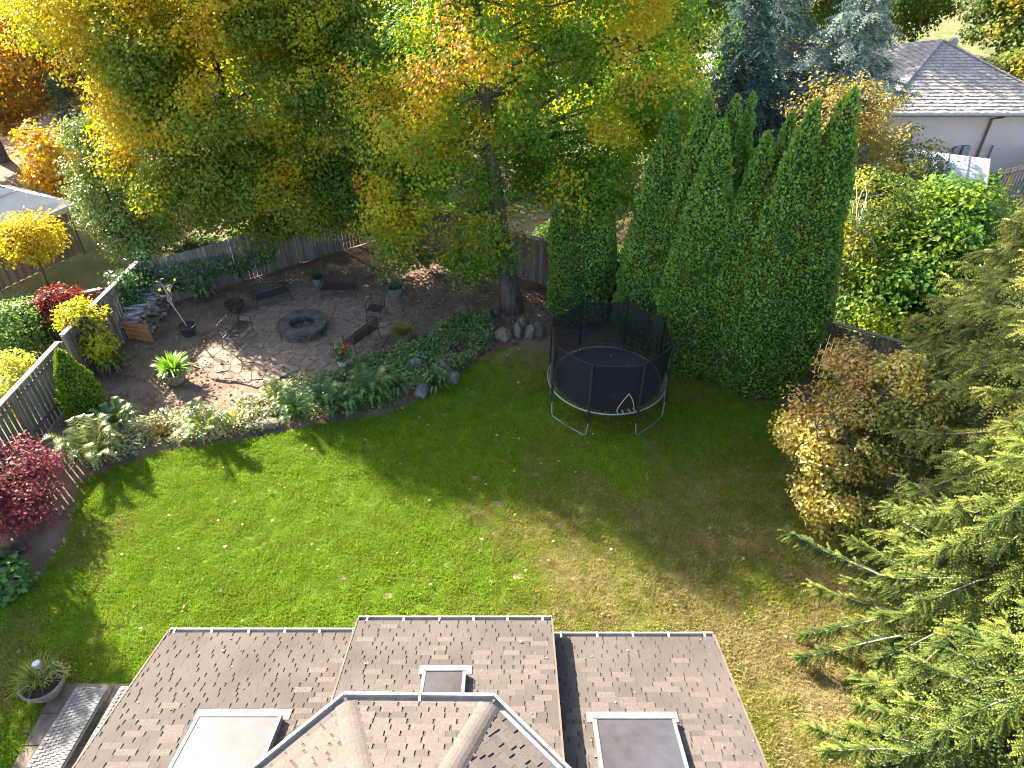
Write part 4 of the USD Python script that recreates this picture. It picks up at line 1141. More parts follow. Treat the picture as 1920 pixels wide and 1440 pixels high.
for a, b, tri in ((E4[0], E4[1], [ap]), (E4[3], E4[0], [ap, ap2]), (E4[1], E4[2], [ap2, ap])):
    U = unit(b - a); w = np.linalg.norm(b - a)
    Vv = ap - a; Vv = unit(Vv - (Vv @ U) * U)
    Nn = np.cross(U, Vv)
    pg = Polygon([(0, 0), (w, 0)] + [((p - a) @ U, (p - a) @ Vv) for p in tri])
    m = MB()
    ex = 0.27
    vv_ = 0.0
    front = a is E4[0]
    while vv_ < pg.bounds[3]:
        u = -rng.random() * .2
        while u < w:
            ww = rng.uniform(0.10, 0.26) if front else rng.uniform(0.2, 0.4)
            c = sbox(u, vv_ - rng.random() * 0.07, u + ww, vv_ + ex + 0.02).intersection(pg)
            if c.geom_type == 'Polygon' and c.area > 0.004:
                k = np.array(c.exterior.coords)[:-1]
                if not Polygon(k).exterior.is_ccw:
                    k = k[::-1]
                hg = 0.008 + rng.uniform(0.028, 0.05) * np.clip(1 - (k[:, 1] - vv_) / ex, 0, 1)
                n = len(k)
                F = [[0, i, i + 1] for i in range(1, n - 1)] + sum([[[i, n + i, n + (i + 1) % n], [i, n + (i + 1) % n, (i + 1) % n]] for i in range(n)], [])
                base_ = a + k[:, :1] * U + k[:, 1:] * Vv
                m.add(np.vstack([base_ + hg[:, None] * Nn, base_ + 0.001 * Nn]), np.array(F))
            u += ww + 0.012
        vv_ += ex
    part(gr, 'shakes', m, 'shake_field', kind='stuff')
for p in (E4[0], E4[1]):
    m = MB()
    dv = ap - p; Ld = np.linalg.norm(dv); dv /= Ld
    for k in range(int(Ld / 0.3)):
        m = MB().beam(p + dv * (k * 0.3) + A(0, 0, 0.075), p + dv * (k * 0.3 + 0.34) + A(0, 0, 0.060), 0.20, 0.03)
        part(gr, 'hip_cap', m, 'shake_field')
part(gr, 'vent', MB().lathe(ap + A(0.45, -0.35, -0.15), [(0.22, 0), (0.24, 0.22), (0.12, 0.36), (0, 0.38)], 10), 'meter_grey')
gg = MB()
gg.box(((XL + XR) / 2, EY - 0.02, EZg - 0.03), (XR - XL, 0.11, 0.12))
part(G0, 'gutter', gg, 'white_metal')
wy = EY + 0.45
dsx = 23.55
part(G0, 'downspout', MB().tube([A(dsx + .3, EY + 0.03, EZg - 0.12), A(dsx + .25, EY + .10, EZg - 0.22), A(dsx, wy, EZg - 0.40), A(dsx, wy, 0.1)], 0.055, 6), 'trim_brown')
part(G0, 'pipe', MB().tube([A(dsx + .62, wy + .03, 0.1), A(dsx + .62, wy + .03, 1.5)], 0.04, 6), 'meter_grey')
part(G0, 'meter_box', MB().box((dsx - 0.75, wy - 0.02, 1.25), (0.34, 0.2, 0.5)), 'meter_grey')
part(G0, 'meter', MB().tube([A(dsx - 1.22, wy + 0.06, 1.28), A(dsx - 1.22, wy - 0.12, 1.28)], 0.16, 14), 'meter_grey')
part(G0, 'conduit', MB().tube([A(dsx - 1.1, wy + .02, 0.1), A(dsx - 1.1, wy + .02, 1.1)], 0.025, 6), 'meter_grey')
part(G0, 'corner_board', MB().box((26.84, wy + .03, 1.5), (0.10, 0.12, 2.9)), 'trim_brown')
T = thing('garden_shed', 'low white shed with ribbed roof panels beside the pink house', 'shed', (20.3, 31.6, 0))
sh = A(20.1, 31.9, 0); Rs = rotz(-0.42)
for k in range(4):
    u0, u1 = -1.7 + k * 0.85, -1.7 + (k + 1) * 0.85 - 0.015
    lo = [sh + Rs @ A(u0, -0.75, 1.30), sh + Rs @ A(u1, -0.75, 1.30), sh + Rs @ A(u1, 0.85, 1.95), sh + Rs @ A(u0, 0.85, 1.95)]
    part(T, 'roof_panel', MB().hexa(lo, [p + A(0, 0, 0.05) for p in lo]), 'white_plastic')
    part(T, 'rib', MB().beam(sh + Rs @ A(u1 + .007, -0.76, 1.365), sh + Rs @ A(u1 + .007, 0.86, 2.015), 0.03, 0.03), 'meter_grey')
part(T, 'wall', MB().hexa([sh + Rs @ A(*p, 0) for p in ((-1.6, -0.65), (1.6, -0.65), (1.6, 0.75), (-1.6, 0.75))],
                          [sh + Rs @ A(*p) for p in ((-1.6, -0.65, 1.31), (1.6, -0.65, 1.31), (1.6, 0.75, 1.88), (-1.6, 0.75, 1.88))]), 'canvas')

# ------------------------------------------------------------------ gazebo at the left
gc = A(-20.1, 25.6, 0); RG = np.stack([A(-.44, -.9, 0), A(.9, -.44, 0), A(0, 0, 1)], 1)
RG[:, 0] = unit(RG[:, 0]); RG[:, 1] = unit(RG[:, 1])
T = thing('garden_gazebo', 'beige two tier canvas gazebo in the garden on the left', 'gazebo', gc)
def GW(x, y, z):
    return gc + RG @ A(x, y, z)
def hiptier(h, z0, z1, top, sagd):
    m = MB()
    k = 7
    for s in range(4):
        ang = s * math.pi / 2
        c, sn = math.cos(ang), math.sin(ang)
        rows = []
        for t in np.linspace(0, 1, k):
            r = h * (1 - t) + top * t
            z = z0 + (z1 - z0) * (t ** 1.15)
            rows.append([(r, y) for y in np.linspace(-r, r, 7)])
            rows[-1] = [GW(c * x - sn * y, sn * x + c * y, z - sagd * math.sin(math.pi * min(t * 1.0, 1)) * (1 - (y / max(r, .01)) ** 2)) for x, y in rows[-1]]
        v = np.array(rows).reshape(-1, 3)
        f = []
        for i in range(k - 1):
            for j in range(6):
                b = i * 7 + j
                f += [[b, b + 1, b + 8], [b, b + 8, b + 7]]
        m.add(v, np.array(f))
    return m
part(T, 'lower_canopy', hiptier(2.1, 2.2, 3.1, 0.6, 0.08), 'canvas', smooth=40)
part(T, 'upper_canopy', hiptier(0.85, 2.95, 3.35, 0.02, 0.04), 'canvas', smooth=40)
for s in range(4):
    c, sn = math.cos(s * math.pi / 2), math.sin(s * math.pi / 2)
    q = [GW(c * 2.1 - sn * y, sn * 2.1 + c * y, z) for y, z in ((-2.1, 1.98), (2.1, 1.98), (2.1, 2.2), (-2.1, 2.2))]
    o = RG @ A(c, sn, 0) * 0.012
    part(T, 'valance', MB().hexa([q[0], q[1], q[1] - o, q[0] - o], [q[3], q[2], q[2] - o, q[3] - o]), 'canvas')
    part(T, 'pole', MB().tube([GW(c * 1.8 - sn * 1.8, sn * 1.8 + c * 1.8, 0), GW(c * 1.8 - sn * 1.8, sn * 1.8 + c * 1.8, 2.2)], 0.04, 8), 'trim_brown')
    cur = [GW(c * 1.78 - sn * y, sn * 1.78 + c * y, 0) + RG @ A(c, sn, 0) * 0.05 * math.sin(i * 1.9) for i, y in enumerate(np.linspace(-1.75, 1.75, 40))]
    if s in (0, 1):
        v = np.array([p + A(0, 0, z) for z in (0.15, 2.1) for p in cur])
        part(T, 'curtain', MB().add(v, np.array(sum([[[i, i + 1, 41 + i], [i, 41 + i, 40 + i]] for i in range(39)], []))), 'curtain_cloth', smooth=True)

# ------------------------------------------------------------------ rocks
ROCKS = [(832, 706, .34, .30, .42, 'a', 'large dark grey boulder by the stake lantern'), (783, 695, .24, .2, .26, 'c', 'grey rock just left of the stake lantern'), (766, 703, .18, .16, .2, 'a', 'small grey rock in the ground cover under the bench'),
         (790, 738, .22, .26, .20, 'c', 'pale grey rock at the lawn edge below the lantern'), (848, 716, .20, .2, .26, 'c', 'grey rock tucked right of the large boulder'), (942, 635, .28, .24, .24, 'b', 'tan rounded rock at the corner of the lawn'),
         (972, 632, .14, .2, .34, 'c', 'upright blue grey stone between tan rocks'), (993, 632, .20, .16, .26, 'b', 'yellowish tan stone below the trunk, nearer the trampoline'), (980, 612, .18, .16, .22, 'b', 'yellow brown stone right below the tall trunk'),
         (1010, 628, .22, .22, .34, 'a', 'dark stone beside the trampoline net'), (500, 800, .42, .17, .16, 'b', 'long flat tan stone at the sunny lawn edge'), (476, 776, .36, .17, .14, 'b', 'flat tan stone stepping up the sunny bank'), (470, 748, .30, .16, .10, 'b', 'flat pale stone near the patio edge'),
         (850, 650, .18, .16, .14, 'a', 'low grey rock amid green ground cover'), (898, 640, .24, .22, .2, 'a', 'mossy grey rock in the green bank left of the tan rocks'), (660, 770, .2, .2, .18, 'c', 'grey rock half hidden by the dark ferns'),
         (930, 590, .18, .16, .18, 'a', 'dark rock at the foot of the tall trunk'), (8, 1052, .30, .22, .18, 'a', 'dark stone at the left lawn edge'), (25, 1065, .22, .12, .10, 'c', 'grey broken stone slab at the left lawn edge'), (40, 1030, .2, .18, .12, 'a', 'small dark rock under the pink maple'),
         (345, 808, .2, .16, .18, 'b', 'brown rock beside the straw coloured grass'), (700, 600, .12, .1, .08, 'a', 'small loose stone at the patio rim')]
for i, (px, py, a, b, c, k, lab) in enumerate(ROCKS):
    p = at(px, py)
    single('rock', lab, 'rock', rock_mesh((p[0], p[1], c * 0.62), (a * 1.15, b * 1.15, c * 1.25), 100 + i), f'rock_{k}', smooth=25)
for i, (x, y, s, lab) in enumerate(((-14.1, 13.4, .38, 'pale grey boulder behind the open side fence, nearest the pink maple'), (-14.2, 14.2, .30, 'grey boulder behind the open side fence, farther from the pink maple'), (-14.5, 13.0, .3, 'boulder at the left picture edge behind the side fence'))):
    single('boulder', lab, 'boulder', rock_mesh((x, y, s * .6), (s * 1.1, s, s * .9), 140 + i), 'rock_c', smooth=25)

# ------------------------------------------------------------------ arborvitae
AD, AL = (0.066, 0.138, 0.024), (0.150, 0.255, 0.048)
def on_row(ax, ay, off=0.0):
    """foot and height of a tree of the row, from where its tip is seen"""
    r = ray(ax, ay); k = r[0] / r[1]
    y = (19.1 + 0.65 * 5.6 + off) / (1 + 0.65 * k)
    t = y / r[1]
    return (k * y, y), CAM_H + t * r[2]
ROW = [(1262, 205, 0.3, 1.00, 'arborvitae at the left end of the tall row, nearest the trampoline'), (1330, 178, 0.25, 0.95, 'tall pointed arborvitae, second from the left of the row'),
       (1384, 175, 1.1, 0.85, 'arborvitae with blunt top behind the front row'), (1413, 172, 1.5, 0.55, 'thin dark arborvitae spire showing between two broader ones'),
       (1358, 222, -0.5, 0.98, 'broad arborvitae bulging forward in the middle of the row'), (1442, 245, -0.1, 0.90, 'shorter arborvitae right of the dark gap in the row'), (1487, 208, 0.5, 0.70, 'slender arborvitae tip among the right half of the row'),
       (1532, 185, -0.25, 0.98, 'tall arborvitae with a brown scar, second from the right of the row'), (1584, 182, 0.25, 0.80, 'arborvitae behind the right end of the row'), (1606, 158, 0.1, 0.92, 'tallest arborvitae at the right end of the row')]
for i, (ax, ay, off, r, lab) in enumerate(ROW):
    b, h = on_row(ax, ay, off)
    arborvitae('arborvitae', lab, b, h, r * 1.04, 200 + i, AD, AL, n=24000, blunt=0.65)
arborvitae('arborvitae', 'broad arborvitae standing alone between the tall trunk and the trampoline', (2.40, 21.75), 4.9, 1.12, 230, AD, AL, n=20000, blunt=0.3)
arborvitae('arborvitae', 'small bright green cone shaped arborvitae beside the side fence', (-12.72, 16.25), 2.3, 0.58, 231, (0.07, 0.12, 0.010), (0.17, 0.24, 0.018), n=8000, spray=0.075, blunt=0.75)

# ------------------------------------------------------------------ broadleaf trees
G1, G2 = (0.095, 0.140, 0.014), (0.070, 0.130, 0.020)
YEL, ORA = (0.31, 0.245, 0.012), (0.31, 0.165, 0.012)
decid('yellow_maple', 'big maple turning golden yellow behind the benches and woodpile', 'tree', (-10.6, 27.2), [((-10.4, 26.3, 6.2), (4.3, 3.6, 4.0)), ((-12.3, 25.6, 5.0), (2.3, 2.2, 2.4)), ((-8.8, 24.9, 3.4), (2.6, 2.0, 2.0)), ((-10.2, 26.6, 10.2), (2.8, 2.6, 2.8)), ((-12.9, 26.1, 8.2), (2.0, 2.0, 2.1)), ((-14.6, 26.4, 8.9), (1.9, 1.7, 1.9)), ((-11.3, 25.2, 2.9), (1.9, 1.3, 1.4))], 540, 290, 0.120,
      ageing(G1, YEL, ORA, 0.20, 0.5, 1.5, 3), 301, 0.22, 10.0, clump=0.98, flat=0.5, kind='rhomb', wide=0.9, limbs=34)
decid('green_maple', 'dense green maple with yellow flecks overhanging the back fence', 'tree', (-5.6, 28.2), [((-5.6, 27.0, 6.2), (3.4, 3.4, 4.2)), ((-5.2, 25.1, 3.3), (2.2, 1.8, 1.7)), ((-7.0, 28.4, 9.0), (2.6, 2.6, 2.2))], 380, 270, 0.112,
      ageing((0.065, 0.115, 0.018), (0.27, 0.26, 0.016), ORA, -0.20, 0.6, 1.7, 9), 302, 0.20, 8.5, clump=0.95, flat=0.5, kind='rhomb', wide=0.9, limbs=34)
decid('sweetgum', 'tall sweetgum with bare grey trunk and green, yellow and red leaves', 'tree', (0.02, 22.1),
      [((-0.4, 22.3, 9.4), (2.9, 2.6, 3.4)), ((-3.1, 22.0, 6.6), (1.7, 1.7, 3.3)), ((-3.6, 21.7, 4.0), (1.2, 1.2, 1.5)), ((3.2, 22.6, 8.4), (2.9, 2.3, 2.9)), ((2.9, 21.6, 5.6), (1.6, 1.3, 1.6)), ((4.6, 23.2, 7.0), (1.6, 1.4, 1.8)), ((-1.2, 21.3, 3.1), (1.3, 1.0, 1.2)), ((2.5, 21.2, 5.4), (1.3, 0.9, 1.1)), ((-4.2, 21.8, 3.0), (0.9, 0.9, 0.9)),
       ((0.5, 23.0, 6.2), (2.4, 1.7, 2.8)), ((-1.6, 22.6, 5.6), (1.6, 1.4, 2.2)), ((1.2, 23.4, 4.6), (1.5, 1.0, 1.4)), ((-1.5, 22.0, 12.2), (2.6, 2.4, 2.4)), ((2.5, 22.6, 11.6), (3.0, 2.6, 2.2))], 560, 200, 0.122,
      ageing((0.070, 0.140, 0.012), (0.46, 0.40, 0.025), (0.56, 0.22, 0.05), 0.02, 0.6, 2.0, 14), 303, 0.27, 13.0, lean=(-0.9, 0.6), clump=0.80, limbs=44, flat=0.7, inner=0.3)
decid('orange_tree', 'amber and brown tree at the far upper left', 'tree', (-27.5, 37.5), [((-27.0, 37, 5.0), (4.4, 3.6, 3.4)), ((-23.5, 40, 5.0), (2.6, 2.6, 3.0))], 210, 110, 0.24, ageing((0.10, 0.075, 0.018), (0.48, 0.28, 0.02), (0.45, 0.16, 0.02), 0.30, 0.3, 1.3, 21), 304, 0.22, 7.0, clump=1.0)
decid('orange_sapling', 'wispy orange leaved young tree left of the big yellow maple', 'tree', (-19.3, 29.6), [((-19.4, 29.3, 2.9), (1.5, 1.3, 1.5))], 70, 46, 0.19, plain((0.50, 0.25, 0.015), (0.48, 0.36, 0.03), 0.8, 4), 305, 0.06, 3.6, clump=0.55, inner=0.3)
decid('silver_green_tree', 'grey green leafy tree leaning beside the gazebo', 'tree', (-15.2, 25.4), [((-15.3, 25.9, 3.0), (1.3, 1.4, 1.9)), ((-14.2, 25.0, 2.0), (1.4, 1.4, 1.3)), ((-16.0, 26.6, 4.5), (0.8, 0.8, 1.1))], 190, 105, 0.13, plain((0.055, 0.100, 0.018), (0.125, 0.165, 0.034), 0.9, 8), 306, 0.10, 4.2, clump=0.62, kind='rhomb', lm='leaf_glossy')
decid('yellow_sapling', 'slender young tree with yellow leaves in front of the gazebo', 'tree', (-17.35, 23.05), [((-17.7, 23.2, 2.3), (1.6, 1.1, 0.9)), ((-16.7, 23.1, 2.5), (0.8, 0.8, 0.8))], 85, 50, 0.15, plain((0.28, 0.26, 0.025), (0.45, 0.33, 0.02), 0.9, 12), 307, 0.05, 2.9, clump=0.5, inner=0.2, kind='rhomb')
decid('green_sapling', 'small green staked tree behind the side fence at the left edge', 'tree', (-15.7, 18.9), [((-15.8, 19.0, 1.25), (0.95, 0.9, 0.85))], 80, 60, 0.11, plain((0.045, 0.10, 0.03), (0.12, 0.19, 0.05), 0.9, 2), 308, 0.035, 2.0, clump=0.42, kind='rhomb')
decid('climbing_vine', 'pale yellow green vine spilling behind the open side fence', 'vine', (-14.3, 15.9), [((-14.35, 15.6, 1.0), (0.5, 1.1, 0.7)), ((-14.6, 17.0, 1.1), (0.4, 0.5, 0.8))], 60, 50, 0.11, plain((0.14, 0.20, 0.05), (0.32, 0.32, 0.07), 0.9, 5), 309, 0.03, 1.4, clump=0.38, kind='rhomb', bark='bark_pale')
decid('yellow_shrub', 'yellow green shrub leaning over the side fence', 'shrub', (-13.2, 18.3), [((-13.5, 18.75, 1.75), (0.6, 0.6, 0.5)), ((-13.0, 18.3, 0.95), (0.5, 0.5, 0.6))], 80, 60, 0.12, plain((0.20, 0.23, 0.02), (0.44, 0.38, 0.025), 1.2, 6), 310, 0.03, 1.9, clump=0.32, stems=4, kind='rhomb')
decid('red_maple', 'small deep red maple behind the yellow shrub', 'shrub', (-14.6, 19.45), [((-14.55, 19.55, 1.85), (0.65, 0.5, 0.45))], 48, 70, 0.10, plain((0.065, 0.007, 0.009), (0.12, 0.016, 0.018), 1.5, 6), 311, 0.035, 2.0, clump=0.32, stems=2)
decid('pink_maple', 'crimson pink laceleaf maple overhanging the lawn at the left edge', 'shrub', (-12.7, 12.2), [((-12.5, 12.5, 1.0), (1.15, 1.0, 0.6)), ((-11.9, 11.8, 0.75), (0.75, 0.8, 0.5)), ((-13.3, 11.4, 1.3), (1.1, 1.2, 0.8)), ((-13.6, 10.4, 1.7), (0.9, 0.9, 0.9))], 190, 70, 0.11,
      ageing((0.10, 0.025, 0.03), (0.25, 0.060, 0.095), (0.25, 0.125, 0.12), 0.25, 1.2, 1.6, 31), 312, 0.06, 1.6, clump=0.40, stems=3, kind='maple', wide=0.45, lm='leaf_pink')
decid('copper_tree', 'small copper and gold leaved tree in front of the right fence', 'tree', (8.1, 11.9), [((7.9, 12.5, 2.3), (1.3, 1.15, 1.15)), ((8.8, 13.0, 3.1), (0.85, 0.85, 1.25)), ((7.8, 11.7, 1.25), (0.95, 0.9, 0.9)), ((7.0, 13.0, 2.3), (0.6, 0.6, 0.7)), ((8.1, 13.7, 3.2), (0.6, 0.6, 1.0)), ((9.3, 12.4, 2.6), (0.8, 0.8, 1.2))], 300, 85, 0.105,
      ageing((0.115, 0.130, 0.022), (0.26, 0.205, 0.040), (0.28, 0.165, 0.045), 0.36, 1.0, 1.3, 41), 313, 0.04, 3.3, clump=0.38, stems=3, kind='rhomb', limbs=22, inner=0.55, lm='leaf_glossy')
decid('green_shrub', 'large bright green leafy shrub behind the right fence', 'shrub', (13.6, 21.6), [((13.6, 21.4, 2.1), (2.1, 1.9, 1.9)), ((12.4, 19.6, 1.5), (1.5, 1.3, 1.4)), ((15.2, 22.6, 3.1), (1.6, 1.6, 1.6)), ((15.0, 19.8, 1.4), (1.6, 1.4, 1.4))], 380, 95, 0.17,
      ageing((0.040, 0.095, 0.014), (0.125, 0.180, 0.015), (0.25, 0.17, 0.02), -0.15, 0.8, 1.1, 51), 314, 0.10, 4.0, clump=0.7, stems=4, kind='rhomb', wide=0.8)
decid('mottled_tree', 'thin branched tree with sparse green and yellow leaves right of the arborvitae row', 'tree', (10.9, 20.6), [((11.0, 20.9, 2.6), (1.0, 1.0, 1.7)), ((12.2, 22.4, 3.6), (1.4, 1.4, 1.5))], 110, 60, 0.14, ageing((0.050, 0.085, 0.016), (0.20, 0.19, 0.018), ORA, -0.35, 0.8, 1.4, 61), 315, 0.06, 4.0, clump=0.5, kind='rhomb', bark='bark_pale')
decid('golden_tree', 'thin golden brown tree behind the arborvitae tips', 'tree', (13.4, 28.4), [((12.9, 28.2, 5.0), (2.1, 2.0, 2.0)), ((14.2, 28.6, 3.8), (1.3, 1.3, 1.5))], 105, 42, 0.15, plain((0.095, 0.085, 0.025), (0.22, 0.165, 0.04), 0.7, 71), 316, 0.10, 6.4, clump=0.62, kind='rhomb', inner=0.2)
decid('loose_tree', 'sparse olive and gold tree in front of the pink house wall', 'tree', (17.2, 30.3), [((17.0, 30.2, 2.9), (1.6, 1.5, 1.2)), ((16.3, 29.3, 1.6), (1.4, 1.2, 1.2)), ((18.6, 30.5, 2.0), (0.8, 0.8, 0.7))], 110, 46, 0.15, ageing((0.075, 0.095, 0.03), (0.30, 0.24, 0.06), ORA, -0.22, 0.6, 1.6, 81), 317, 0.07, 3.6, clump=0.5, kind='rhomb', inner=0.2, bark='bark_pale')
for i, (x, y, h, r, c, lab) in enumerate([(-17, 44, 9, 4.2, 0, 'dark green tree far behind the yellow maple'), (-9, 40, 10, 4.4, 1, 'olive tree standing behind the gap between the maples'), (-1, 39, 12, 4.6, 0, 'deep green tree behind the sweetgum'), (6, 37, 10, 3.4, 1, 'olive and amber tree right behind the sweetgum crown'),
                                            (-34, 50, 8, 5, 1, 'far olive tree at the top left corner'), (-24, 58, 9, 5, 0, 'distant green tree above the amber tree'), (-10, 58, 10, 5.5, 1, 'distant olive tree at the top edge left of centre'), (4, 56, 11, 5.5, 0, 'distant green tree at the top edge near the centre'), (30, 62, 9, 5, 0, 'distant green tree beyond the pink house roof'), (42, 60, 9, 6, 1, 'distant olive tree at the top right corner'), (33, 45, 4, 3.2, 0, 'dark green shrub right of the pink house roof'), (10.5, 50, 15, 3.4, 0, 'tall dark tree far behind the teal spruce'), (15.5, 55, 14, 4.0, 0, 'tall dark tree far behind the pale blue spruce'), (21, 57, 10, 4.2, 1, 'olive tree right behind the pink house ridge'), (36, 54, 9, 4.6, 0, 'green tree behind the dark shrub at the top right')]):
    decid('background_tree', lab, 'tree', (x, y), [((x, y, h * 0.58), (r, r * .9, h * 0.42))], 170, 80, 0.30, ageing((0.050, 0.085, 0.018), (0.26, 0.22, 0.03), ORA, -0.45 + 0.25 * c, 0.35, 1.4, 90 + i), 330 + i, 0.22, h * .8, clump=1.15)
decid('leafy_tree', 'leafy tree standing beyond the side fence left of the pink maple', 'tree', (-16.4, 12.6), [((-15.5, 13.1, 4.3), (1.7, 1.4, 1.3)), ((-16.3, 11.4, 4.2), (1.7, 1.5, 1.5)), ((-15.6, 10.0, 4.6), (1.3, 1.3, 1.2))], 90, 170, 0.16, plain((0.05, 0.10, 0.02), (0.12, 0.16, 0.03), 0.9, 3), 339, 0.13, 4.6, clump=0.62, inner=0.2)
decid('hydrangea', 'leafy low plant with pale stalks at the left lawn corner', 'plant', (-11.55, 9.9), [((-11.6, 9.95, 0.35), (0.55, 0.5, 0.28))], 34, 34, 0.15, plain((0.03, 0.085, 0.03), (0.08, 0.16, 0.05), 1.0, 3), 340, 0.02, 0.5, clump=0.24, stems=5, kind='rhomb', wide=0.85, zmin=0.04, bark='bark_pale')
for i, (x, y, r, lab) in enumerate([(-12.2, 25.0, 0.95, 'shrub behind the back fence beside the grey green tree'), (-10.6, 26.6, 0.9, 'shrub behind the back fence under the yellow maple'), (-9.0, 27.6, 0.9, 'dark shrub behind the back fence between the two maples'), (-3.2, 28.2, 1.0, 'dim shrub behind the back fence under the green maple'), (1.6, 25.6, 1.1, 'dim shrub behind the back fence right of the tall trunk'), (3.6, 24.6, 0.9, 'dim shrub behind the fence gap next to the lone arborvitae'),
  (10.6, 15.2, 0.9, 'dark shrub behind the copper tree'), (9.6, 9.9, 0.8, 'low green shrub beneath the spruces'), (12.6, 16.6, 1.2, 'green bush between the right fence and the spruces')]):
    decid('low_shrub', lab, 'shrub', (x, y), [((x, y, r * .7), (r, r, r * .75))], 90, 80, 0.11, plain((0.03, 0.075, 0.018), (0.075, 0.13, 0.03), 1.0, i), 350 + i, 0.03, r, clump=0.36, stems=4, kind='rhomb', zmin=0.05)
# ivy over the corner of the fences
rng = np.random.default_rng(61)
n = 5200
s = rng.random(n)
P = np.stack([-13.2 + rng.normal(0, 0.24, n), 20.6 + 2.3 * s, 0.9 + rng.random(n) * (0.9 + 0.25 * np.sin(s * 9)) + rng.normal(0, 0.1, n)], 1)
k = n // 3
s = rng.random(k) ** 1.3
P[:k] = A(-13.1, 22.3, 0) + s[:, None] * A(3.6, 2.85, 0) + np.stack([rng.normal(0, .16, k), rng.normal(0, .16, k), 0.5 + rng.random(k) * 1.2 * (1 - 0.55 * s)], 1) + A(.12, -.16, 0)
m = MB(); leaves(m, P, unit(rng.normal(size=(n, 3)) * .6 + A(0.3, -0.3, 0.9)), 0.11 * rng.uniform(.7, 1.2, n), lerp((0.022, 0.060, 0.020), (0.065, 0.125, 0.04), rng.random(n)), rng, wide=0.85)
single('ivy', 'dark green ivy draped over the fence corner above the woodpile', 'ivy', m, 'leaf_glossy', color=True)

# ------------------------------------------------------------------ conifers
SD, SLt = (0.032, 0.050, 0.012), (0.185, 0.190, 0.046)
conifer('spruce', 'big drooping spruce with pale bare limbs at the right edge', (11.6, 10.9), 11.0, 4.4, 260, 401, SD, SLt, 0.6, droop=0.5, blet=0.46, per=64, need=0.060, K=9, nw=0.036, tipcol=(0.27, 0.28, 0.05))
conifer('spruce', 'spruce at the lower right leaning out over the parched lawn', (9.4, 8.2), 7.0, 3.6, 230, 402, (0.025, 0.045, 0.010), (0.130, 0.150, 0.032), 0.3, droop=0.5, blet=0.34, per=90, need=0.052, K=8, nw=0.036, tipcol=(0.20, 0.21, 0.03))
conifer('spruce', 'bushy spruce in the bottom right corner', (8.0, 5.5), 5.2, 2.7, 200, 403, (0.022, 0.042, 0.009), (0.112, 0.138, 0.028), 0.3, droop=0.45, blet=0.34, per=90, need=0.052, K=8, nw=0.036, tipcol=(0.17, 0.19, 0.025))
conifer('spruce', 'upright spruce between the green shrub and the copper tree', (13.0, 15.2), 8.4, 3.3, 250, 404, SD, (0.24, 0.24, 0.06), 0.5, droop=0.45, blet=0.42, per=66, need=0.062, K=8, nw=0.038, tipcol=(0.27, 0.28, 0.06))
conifer('blue_spruce', 'pale blue spruce in front of the driveway', (15.0, 33.5), 9.0, 4.6, 150, 405, (0.075, 0.105, 0.095), (0.24, 0.29, 0.27), 0.4, droop=0.35, blet=0.7, per=30, need=0.13, K=6, nw=0.07)
conifer('blue_spruce', 'dark teal spruce behind the left end of the arborvitae row', (10.0, 32.5), 9.2, 3.6, 130, 406, (0.022, 0.048, 0.044), (0.070, 0.115, 0.10), 0.4, droop=0.35, blet=0.7, per=30, need=0.13, K=6, nw=0.07)
conifer('blue_spruce', 'grey blue spruce between the teal spruce and the pink house', (12.3, 36.0), 10.5, 4.0, 130, 409, (0.050, 0.075, 0.068), (0.17, 0.22, 0.20), 0.4, droop=0.35, blet=0.7, per=30, need=0.13, K=6, nw=0.07)
conifer('weeping_conifer', 'drooping brownish green conifer between the sweetgum and arborvitae row', (6.6, 26.3), 7.0, 2.7, 80, 407, (0.055, 0.060, 0.028), (0.17, 0.15, 0.075), 0.8, droop=0.8, blet=0.65, per=30, need=0.11, K=7, nw=0.05)
conifer('dark_conifer', 'narrow dark conifer behind the orange sapling', (-21.2, 34.5), 5.2, 1.3, 60, 408, (0.012, 0.032, 0.018), (0.035, 0.070, 0.035), 0.2, droop=0.2, blet=0.4, per=18, need=0.1, K=6, nw=0.05)

# ------------------------------------------------------------------ ferns, grasses, ground cover, fallen leaves
FERNS = [(182, 862, 1.05, 'big sunlit fern beside the pink maple'), (392, 818, .85, 'fern with sunlit fronds in the middle of the left bank'), (225, 810, .7, 'dark fern behind the big sunlit fern'), (560, 785, .75, 'fern at the shadow edge of the bank'), (612, 770, .85, 'dark fern left of the hidden grey rock'),
         (700, 752, .9, 'dark fern right of the hidden grey rock'), (745, 738, .6, 'small fern beside the pale grey rock'), (820, 728, .5, 'grassy fern below the large dark boulder'), (525, 760, .6, 'fern above the long flat stone'), (215, 700, .6, 'fern by the side fence below the wood pallet'),
         (388, 562, .65, 'strap leaved fern at the shaded back fence'), (455, 528, .6, 'dark fern under the green maple boughs'), (800, 505, .6, 'dark green fern against the fence left of the trunk'), (330, 560, .5, 'small fern behind the bare sapling'), (655, 775, .55, 'low fern at the lawn edge under the hidden rock')]
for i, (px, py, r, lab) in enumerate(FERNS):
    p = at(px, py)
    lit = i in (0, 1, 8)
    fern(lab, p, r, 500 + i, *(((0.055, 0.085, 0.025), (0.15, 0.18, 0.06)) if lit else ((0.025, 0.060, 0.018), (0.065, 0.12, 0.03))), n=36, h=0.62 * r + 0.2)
rng = np.random.default_rng(62)
m = MB(); blades(m, at(305, 815), 420, 0.55, 0.012, rng, (0.24, 0.17, 0.07), (0.46, 0.36, 0.17), 1.1, 0.7, 0.12)
single('straw_grass', 'clump of straw coloured grass at the sunny lawn edge', 'grass clump', m, 'dry_leaf', color=True)
m = MB(); blades(m, at(445, 800), 260, 0.50, 0.016, rng, (0.12, 0.13, 0.03), (0.26, 0.22, 0.06), 1.0, 0.6, 0.15)
